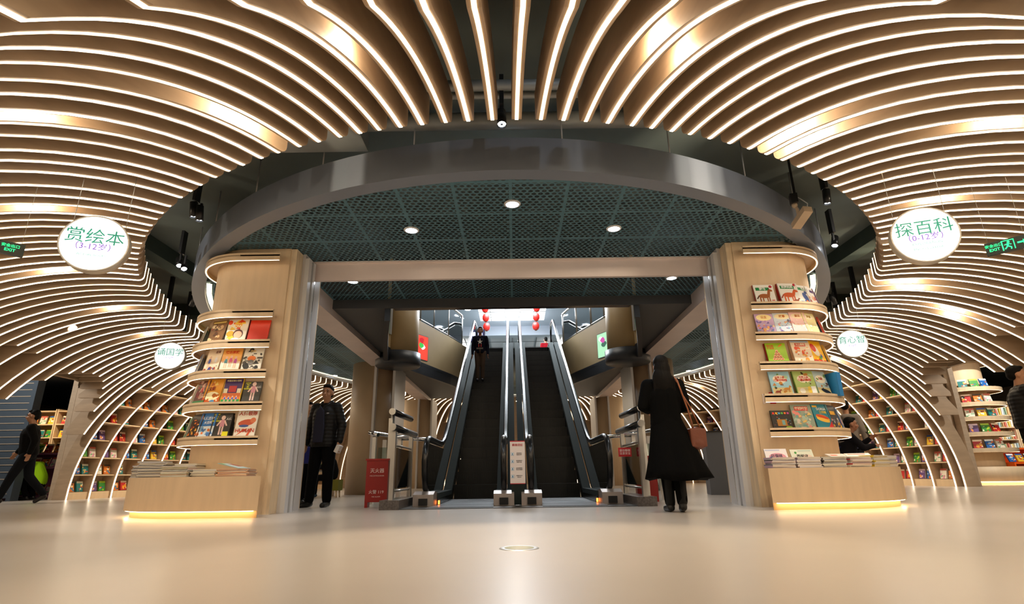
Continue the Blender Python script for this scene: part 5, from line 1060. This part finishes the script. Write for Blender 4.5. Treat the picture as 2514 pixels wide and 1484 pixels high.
    if hair == 'short':
        b.ball(H_(0, .024, .050), (.082, .096, .090), 12, 0, Rh); b.ball(H_(0, .06, .0), (.072, .06, .07), 10, 0, Rh); b.ball(H_(0, -.035, .098), (.062, .05, .030), 8, 0, Rh)
    elif hair == 'long':
        b.ball(H_(0, .022, .045), (.092, .108, .098), 12, 0, Rh); b.ball(H_(0, .06, -.06), (.098, .085, .16), 12, 0, Rh); b.ball(H_(.01, .085, -.17), (.118, .075, .17), 12, 0, Rh)
        for q in range(9): b.cone(H_(-.10 + .025 * q, .10, -.16), H_(-.115 + .0285 * q, .10 + .012 * (q % 2), -.33 - .03 * ((q * 5) % 3)), .030, .011)
    hr = remesh(b, 'hair', M_hair, e, .009, 2)
    # trousers
    lm = mat('trousers_' + legs.strip('#'), legs, .9, bump=.15, nscale=14, spec=.1)
    b = MB(); b.cone(P['hip'] + Vector((0, 0, .03)), (P['hL'] + P['hR']) / 2, .135 * T_, .12 * T_)
    for s in 'LR': b.cone(P['h' + s], P['kn' + s], .098 * T_, .075 * T_); b.cone(P['kn' + s], P['an' + s] + Vector((0, 0, .015)), .072 * T_, .060 * T_)
    remesh(b, 'trousers', lm, e, vox)
    # shoes
    sm2 = mat('shoe_' + shoes.strip('#'), shoes, .4); 
    for s in 'LR':
        a = P['an' + s]; t = P['to' + s] if P['to' + s] else a + Vector((0, -.15, -.05)); b = MB()
        dn = Vector((0, 0, -.045)); b.cone(a + Vector((0, .035, -.045)), t + Vector((0, 0, .004)), .042, .036); b.cone(a, a + Vector((0, .02, -.03)), .045, .045); b.cone(a + dn, t, .045, .04)
        o = remesh(b, 'shoe', sm2, e, vox)
        zmin = min(a.z, t.z) - .088
    # top
    tm = top_mat or mat('top_' + top.strip('#'), top, .85, bump=.3, nscale=10, spec=.12)
    b = MB(); g = 1.0 if topk == 'shirt' else 1.14
    lo = P['hip'] + Vector((0, 0, .02 if hem is None else hem))
    dx = Vector((.035, 0, 0)); 
    for q in (-1, 1):
        b.cone(lo + dx * q, P['waist'] + dx * q, .128 * T_ * g, .122 * T_ * g); b.cone(P['waist'] + dx * q, P['chest'] + dx * q, .122 * T_ * g, .128 * T_ * g)
    b.cone(P['chest'] + Vector((0, 0, .03)), P['neck'] + Vector((0, 0, -.025)), .11 * g, .066 * g); b.cone(P['shL'], P['shR'], .068 * g, .068 * g)
    for s in 'LR': b.cone(P['sh' + s], P['el' + s], .070 * g, .056 * g); b.cone(P['el' + s], P['wr' + s] + (P['el' + s] - P['wr' + s]).normalized() * .01, .056 * g, .044 * g)
    to = remesh(b, {'jacket': 'jacket', 'shirt': 'sweater', 'coat': 'coat'}[topk], tm, e, vox)
    for v_ in to.data.vertices:
        if v_.co.z < lo.z - .05 and abs(v_.co.x) < .19 and abs(v_.co.y) < .22: v_.co.z = lo.z - .05
    return e, P, H_, Rh
def Pbox(name, parent, m, *a, M=None): return MB().box(*a, 0, M).build(name, m, parent)
# standing man facing the camera
puff = mat('quilted_black', (.008, .0075, .008), .5, spec=.2)
if puff.use_nodes:
    nt = puff.node_tree; tc = nt.nodes.new('ShaderNodeTexCoord'); wv = nt.nodes.new('ShaderNodeTexWave'); wv.bands_direction = 'Z'; wv.inputs['Scale'].default_value = 6.0; wv.inputs['Distortion'].default_value = .5
    bp = nt.nodes.new('ShaderNodeBump'); bp.inputs['Strength'].default_value = .45; bp.inputs['Distance'].default_value = .01; nt.links.new(tc.outputs['Object'], wv.inputs['Vector']); nt.links.new(wv.outputs['Fac'], bp.inputs['Height']); nt.links.new(bp.outputs[0], nt.nodes['Principled BSDF'].inputs['Normal'])
e, P, H_, Rh = person('man in a black quilted jacket standing and facing the camera inside the portal', (-2.80, 8.35, 0), R(-14), 1.0,
    dict(elL=(.27, .02, 1.14), wrL=(.27, -.03, .90), elR=(-.27, .03, 1.12), wrR=(-.275, -.02, .88), knL=(.11, -.01, .50), anL=(.09, .05, .09), knR=(-.12, -.02, .5), anR=(-.15, -.02, .09), toR=(-.20, -.15, .03), toL=(.12, -.10, .03)), skin='#b08060', top_mat=puff, legs='#08080a', shoes='#0a0908', hair='short', vox=.012, hem=-.05, thick=1.12, head_rz=R(10))
b = MB()                                              # open front: navy sweater wedge between the jacket fronts
b.prism([(-.085, .89), (.075, .89), (.085, 1.10), (.065, 1.33), (.0, 1.41), (-.06, 1.34), (-.09, 1.1)], -.172, -.14, 'y'); remesh(b, 'sweater', mat('navy_knit', (.010, .012, .035), .8), e, .010, 3)
b = MB()
for x in (-1, 1): b.cone((.035 * x, -.09, 1.40), (.075 * x, .0, 1.475), .026, .03); b.cone((.075 * x, 0, 1.475), (.04 * x, .07, 1.49), .03, .03)
b.cone((-.04, .07, 1.49), (.04, .07, 1.49), .03, .03); remesh(b, 'collar', puff, e, .010, 2)
MB().prism(ellp(.135, 1.30, .022, .010), -.176, -.172, 'y').build('logo_patch', flat('#a0a0a8'), e)
b = MB(); b.box(-.03, .03, -.045, .045, -.06, .05, 0, Matrix.Translation((.285, -.06, .80)) @ Matrix.Rotation(R(25), 4, 'Y')); o = b.build('paper', flat('#d8d4d0'), None); o.parent = None
o.name = 'paper_packet'; o.matrix_world = e.matrix_basis.copy() @ Matrix.Identity(4); o.location = (-2.80, 8.35, 0); o.rotation_euler = (0, 0, R(-14)); tag(o, 'white paper packet held in the hand of the standing man', 'packet')
# woman from behind in a long black coat
coatm = mat('black_wool', (.003, .003, .0032), .9, bump=.2, nscale=30, spec=.08)
e, P, H_, Rh = person('woman with long dark hair in a long black coat seen from behind', (1.70, 6.28, 0), R(176), .965,
    dict(elL=(.25, .0, 1.16), wrL=(.16, -.19, 1.13), elR=(-.245, -.01, 1.15), wrR=(-.15, -.19, 1.12), knL=(.055, -.02, .5), anL=(.035, -.02, .09), knR=(-.075, .03, .5), anR=(-.075, .09, .10), toL=(.05, -.18, .03), toR=(-.1, -.06, .03)), skin='#c09078', top_mat=coatm, topk='coat', legs='#060606', shoes='#050505', hair='long', vox=.012, face=False, hem=.02)
b = MB(); n_ = 36; prof = [(1.06, .155, .125), (.95, .175, .15), (.80, .205, .18), (.62, .235, .22), (.45, .275, .26), (.345, .30, .285)]
for z, rx, ry in prof:
    for k in range(n_):
        a = 2 * pi * k / n_; f_ = 1 + (.10 * sin(7 * a + .8) + .05 * sin(11 * a)) * (1.06 - z) * 1.2; b.v.append((-.035 * (1.06 - z) + rx * f_ * cos(a) - max(0, -cos(a)) * .16 * (1.06 - z), ry * f_ * sin(a) + .03 * (1.06 - z), z + (.02 * sin(3 * a) if z < .4 else 0)))
for i in range(len(prof) - 1):
    for k in range(n_): k2 = (k + 1) % n_; b.f.append([i * n_ + k, i * n_ + k2, (i + 1) * n_ + k2, (i + 1) * n_ + k]); b.m.append(0); b.sm.append(True)
b.f.append([(len(prof) - 1) * n_ + k for k in range(n_)]); b.m.append(0); b.sm.append(False)
b.build('coat_skirt', coatm, e)
b = MB(); b.cone((.0, .07, 1.47), (.0, .09, 1.44), .06, .06); 
for x in (-1, 1): b.cone((.07 * x, .02, 1.46), (.03 * x, .09, 1.46), .035, .04)
remesh(b, 'collar', coatm, e, .010, 2)
b = MB()
for x, y, z0 in ((.035, .0, .09), (-.075, .10, .10)): b.cone((x, y, z0), (x * 1.1, y * .6, .36), .052, .062)
remesh(b, 'boots', mat('boot_black', (.005, .005, .005), .5, spec=.2), e, .012, 2)
hb = empty('handbag', (1.70 + .30, 6.20, 0), R(8), 'brown leather handbag hanging from the shoulder of the woman', 'handbag')
MBAG = mat('brown_leather', (.16, .045, .022), .35, bump=.3, nscale=25)
b = MB(); b.box(-.09, .09, -.05, .05, .66, .86); b.ball((0, 0, .70), (.10, .06, .07), 8); b.ball((0, 0, .84), (.075, .045, .04), 8); remesh(b, 'body', MBAG, hb, .009, 6)
MB().tube([(-.05, -.035, .86), (-.10, -.06, 1.06), (-.15, -.05, 1.26), (-.19, -.06, 1.38), (-.19, .02, 1.43)], .009, 6).tube([(.05, -.0, .86), (-.04, .01, 1.1), (-.13, .03, 1.28), (-.17, .03, 1.42)], .009, 6).build('strap', mat('tan_strap', (.30, .10, .04), .4), hb)
# walking man at the far left
e, P, H_, Rh = person('man in black jacket walking past the slatted wall at far left', (-9.75, 11.4, 0), R(-62), 1.03,
    dict(hip=(0, .02, .92), waist=(0, 0, 1.05), chest=(0, -.02, 1.28), neck=(0, -.02, 1.46), head=(0, -.05, 1.63), hL=(.09, .02, .91), knL=(.1, -.13, .52), anL=(.1, -.25, .10), toL=(.1, -.40, .06), hR=(-.09, .02, .91), knR=(-.1, .08, .50), anR=(-.1, .36, .16), toR=(-.1, .26, .03), elL=(.24, .12, 1.16), wrL=(.22, .08, .92), elR=(-.24, -.08, 1.15), wrR=(-.2, -.2, .95)), skin='#a87858', top='#0b0a0a', legs='#15171c', shoes='#1c1410', vox=.018, thick=1.08)
# boy on the escalator
e, P, H_, Rh = person('boy in a navy sweater with a white star riding the left escalator', (-.88, 14.62, 2.78), 0, .86,
    dict(anL=(.08, .0, .09), anR=(-.08, .0, .09), knL=(.08, -.01, .5), knR=(-.08, -.01, .5), wrL=(.24, -.02, .86), wrR=(-.24, -.02, .86)), skin='#986850', top='#0a0e1c', topk='shirt', legs='#4a3c32', shoes='#101012', vox=.015, hem=.0, fingers=True)
star = [(.09 * (1 if k % 2 == 0 else .40) * sin(pi * k / 5) * 1.0, 1.235 + .09 * (1 if k % 2 == 0 else .40) * cos(pi * k / 5)) for k in range(10)]
b = MB(); b.prism(star, -.150, -.142, 'y', 0); b.box(-.05, -.02, -.146, -.138, 1.07, 1.16, 1); b.box(.02, .05, -.146, -.138, 1.07, 1.16, 1)
for k in range(6): b.box(-.10 + k * .035, -.078 + k * .035, -.148, -.14, 1.0, 1.05, 2)
b.build('star_print', [flat('#c8c4bc'), flat('#a02828'), flat('#7a7468')], e)
# seated boy reading
e, P, H_, Rh = person('boy in a dark tracksuit sitting on the green stool and reading', (-3.95, 12.35, 0), R(-75), .80,
    dict(hip=(0, .06, .52), waist=(0, .08, .66), chest=(0, .01, .87), neck=(0, -.09, 1.03), head=(0, -.17, 1.16), shL=(.16, -.03, .98), shR=(-.16, -.03, .98), elL=(.2, -.2, .78), wrL=(.1, -.36, .76), elR=(-.2, -.2, .78), wrR=(-.1, -.36, .76),
         hL=(.09, .04, .50), knL=(.1, -.36, .50), anL=(.1, -.36, .10), hR=(-.09, .04, .50), knR=(-.1, -.36, .50), anR=(-.1, -.36, .10)), skin='#a07050', top='#0b0c0e', legs='#0a0b10', shoes='#1c3c58', vox=.015)
MB().tube([(.17, -.02, 1.03), (.215, -.2, .85), (.15, -.32, .80)], .010, 6).build('sleeve_stripe', flat('#90b830'), e)
o = MB().box(-.11, .11, -.085, .085, -.004, .004, 0, Matrix.Rotation(R(-35), 4, 'X')).build('open_book', flat('#787880'), loc=(-4.32, 12.22, .66), rz=R(-75)); tag(o, 'grey open book in the hands of the boy on the green stool', 'book')
# people half hidden beside the left portal post
e, P, H_, Rh = person('person in black clothes mostly hidden behind the left portal post', (-3.46, 9.35, 0), R(80), .93, dict(wrL=(.2, -.2, 1.05), wrR=(-.2, -.2, 1.05)), top='#08080a', legs='#0a0a0c', vox=.018, face=False)
bg = empty('shopping_bag', (-3.30, 9.12, .62), R(20), 'blue bag hanging behind the left portal post', 'bag'); b = MB(); b.box(-.10, .10, -.06, .06, .0, .26); remesh(b, 'body', mat('royal_blue', '#101c70', .5), bg, .012, 6); MB().tube([(-.05, 0, .25), (0, 0, .40), (.05, 0, .25)], .008, 6).build('handle', mat('royal_blue'), bg)
# crouching person in lime green behind the left passage
e, P, H_, Rh = person('crouching person in a lime green jacket behind the left passage', (-11.25, 13.55, 0), R(-80), .92,
    dict(hip=(0, .10, .42), waist=(0, .10, .55), chest=(0, -.02, .76), neck=(0, -.12, .90), head=(0, -.22, 1.02), shL=(.17, -.05, .87), shR=(-.17, -.05, .87), elL=(.22, -.2, .66), wrL=(.14, -.36, .50), elR=(-.22, -.2, .66), wrR=(-.14, -.36, .50),
         hL=(.09, .08, .40), knL=(.13, -.26, .52), anL=(.13, -.06, .10), hR=(-.09, .08, .40), knR=(-.13, -.26, .52), anR=(-.13, -.06, .10)), top='#a8e020', legs='#0a0a0c', shoes='#181818', vox=.018, face=False)
# reader with a telephone at right and a child standing behind
sitJ = dict(hip=(0, .08, .46), waist=(0, .09, .60), chest=(0, .04, .84), neck=(0, -.01, 1.02), head=(0, -.07, 1.17), shL=(.175, .02, .97), shR=(-.175, .02, .97), elL=(.22, -.14, .78), wrL=(.12, -.34, .92), elR=(-.22, -.14, .76), wrR=(-.14, -.32, .80),
            hL=(.09, .06, .44), knL=(.11, -.38, .46), anL=(.11, -.38, .10), hR=(-.09, .06, .44), knR=(-.11, -.38, .46), anR=(-.11, -.38, .10))
e, P, H_, Rh = person('man in a dark striped sweater sitting with a telephone behind the right plinth table', (5.75, 9.75, 0), R(72), .98, sitJ, skin='#a87458', top='#16161c', topk='shirt', legs='#101014', vox=.014, thick=1.12)
MB().lathe([(.150, .90), (.155, .93)], n=24).lathe([(.158, .80), (.160, .84)], n=24, mi=1).build('sweater_stripe', [flat('#6a6460'), flat('#1c2c60')], e, (0, .05, -.04))
o = MB().box(-.035, .035, -.004, .004, -.07, .07, 0, Matrix.Rotation(R(-30), 4, 'X')).build('telephone', M_dark, loc=(6.15, 9.83, .97), rz=R(72)); tag(o, 'dark mobile telephone in the raised hand of the sitting man', 'telephone')
st = empty('low_bench', (5.67, 9.75, 0), 0, 'low bench under the man with the telephone', 'bench'); MB().box(-.2, .2, -.3, .3, .26, .32).build('seat', M_wood, st)
for x in (-.16, .16): MB().box(x - .02, x + .02, -.28, .28, 0, .26).build('leg_panel', M_wood, st)
e, P, H_, Rh = person('child in a grey hooded top standing behind the sitting man at right', (6.40, 10.8, 0), R(150), .97, None, top='#8a8078', topk='shirt', legs='#202228', vox=.016, face=False)
b = MB(); b.cone((-.05, .10, 1.42), (.05, .10, 1.42), .05, .05); remesh(b, 'hood', mat('top_8a8078'), e, .014, 3)
# shop assistant behind the far table
e, P, H_, Rh = person('shop assistant in black looking down behind the dark display table', (5.95, 15.1, 0), R(15), .97, dict(head=(0, -.04, 1.60), wrL=(.12, -.3, 1.02), wrR=(-.12, -.3, 1.02)), top='#0a0a0c', topk='jacket', legs='#0a0a0c', vox=.018)
MB().box(-.018, .018, -.165, -.155, 1.0, 1.40).build('placket', flat('#701828'), e)
# person at the top of the escalator and at the right picture edge
e, P, H_, Rh = person('person in a red jacket at the top of the right escalator', (1.42, 23.0, 4.36), R(190), .95, None, top='#981420', legs='#0c0c10', vox=.022, face=False)
e, P, H_, Rh = person('person in a black down jacket cut off by the right picture edge', (6.95, 7.6, 0), R(65), 1.0, dict(elR=(-.30, -.1, 1.2), wrR=(-.25, -.3, 1.3)), top='#08080a', top_mat=puff, legs='#0c0c10', vox=.015, thick=1.15)
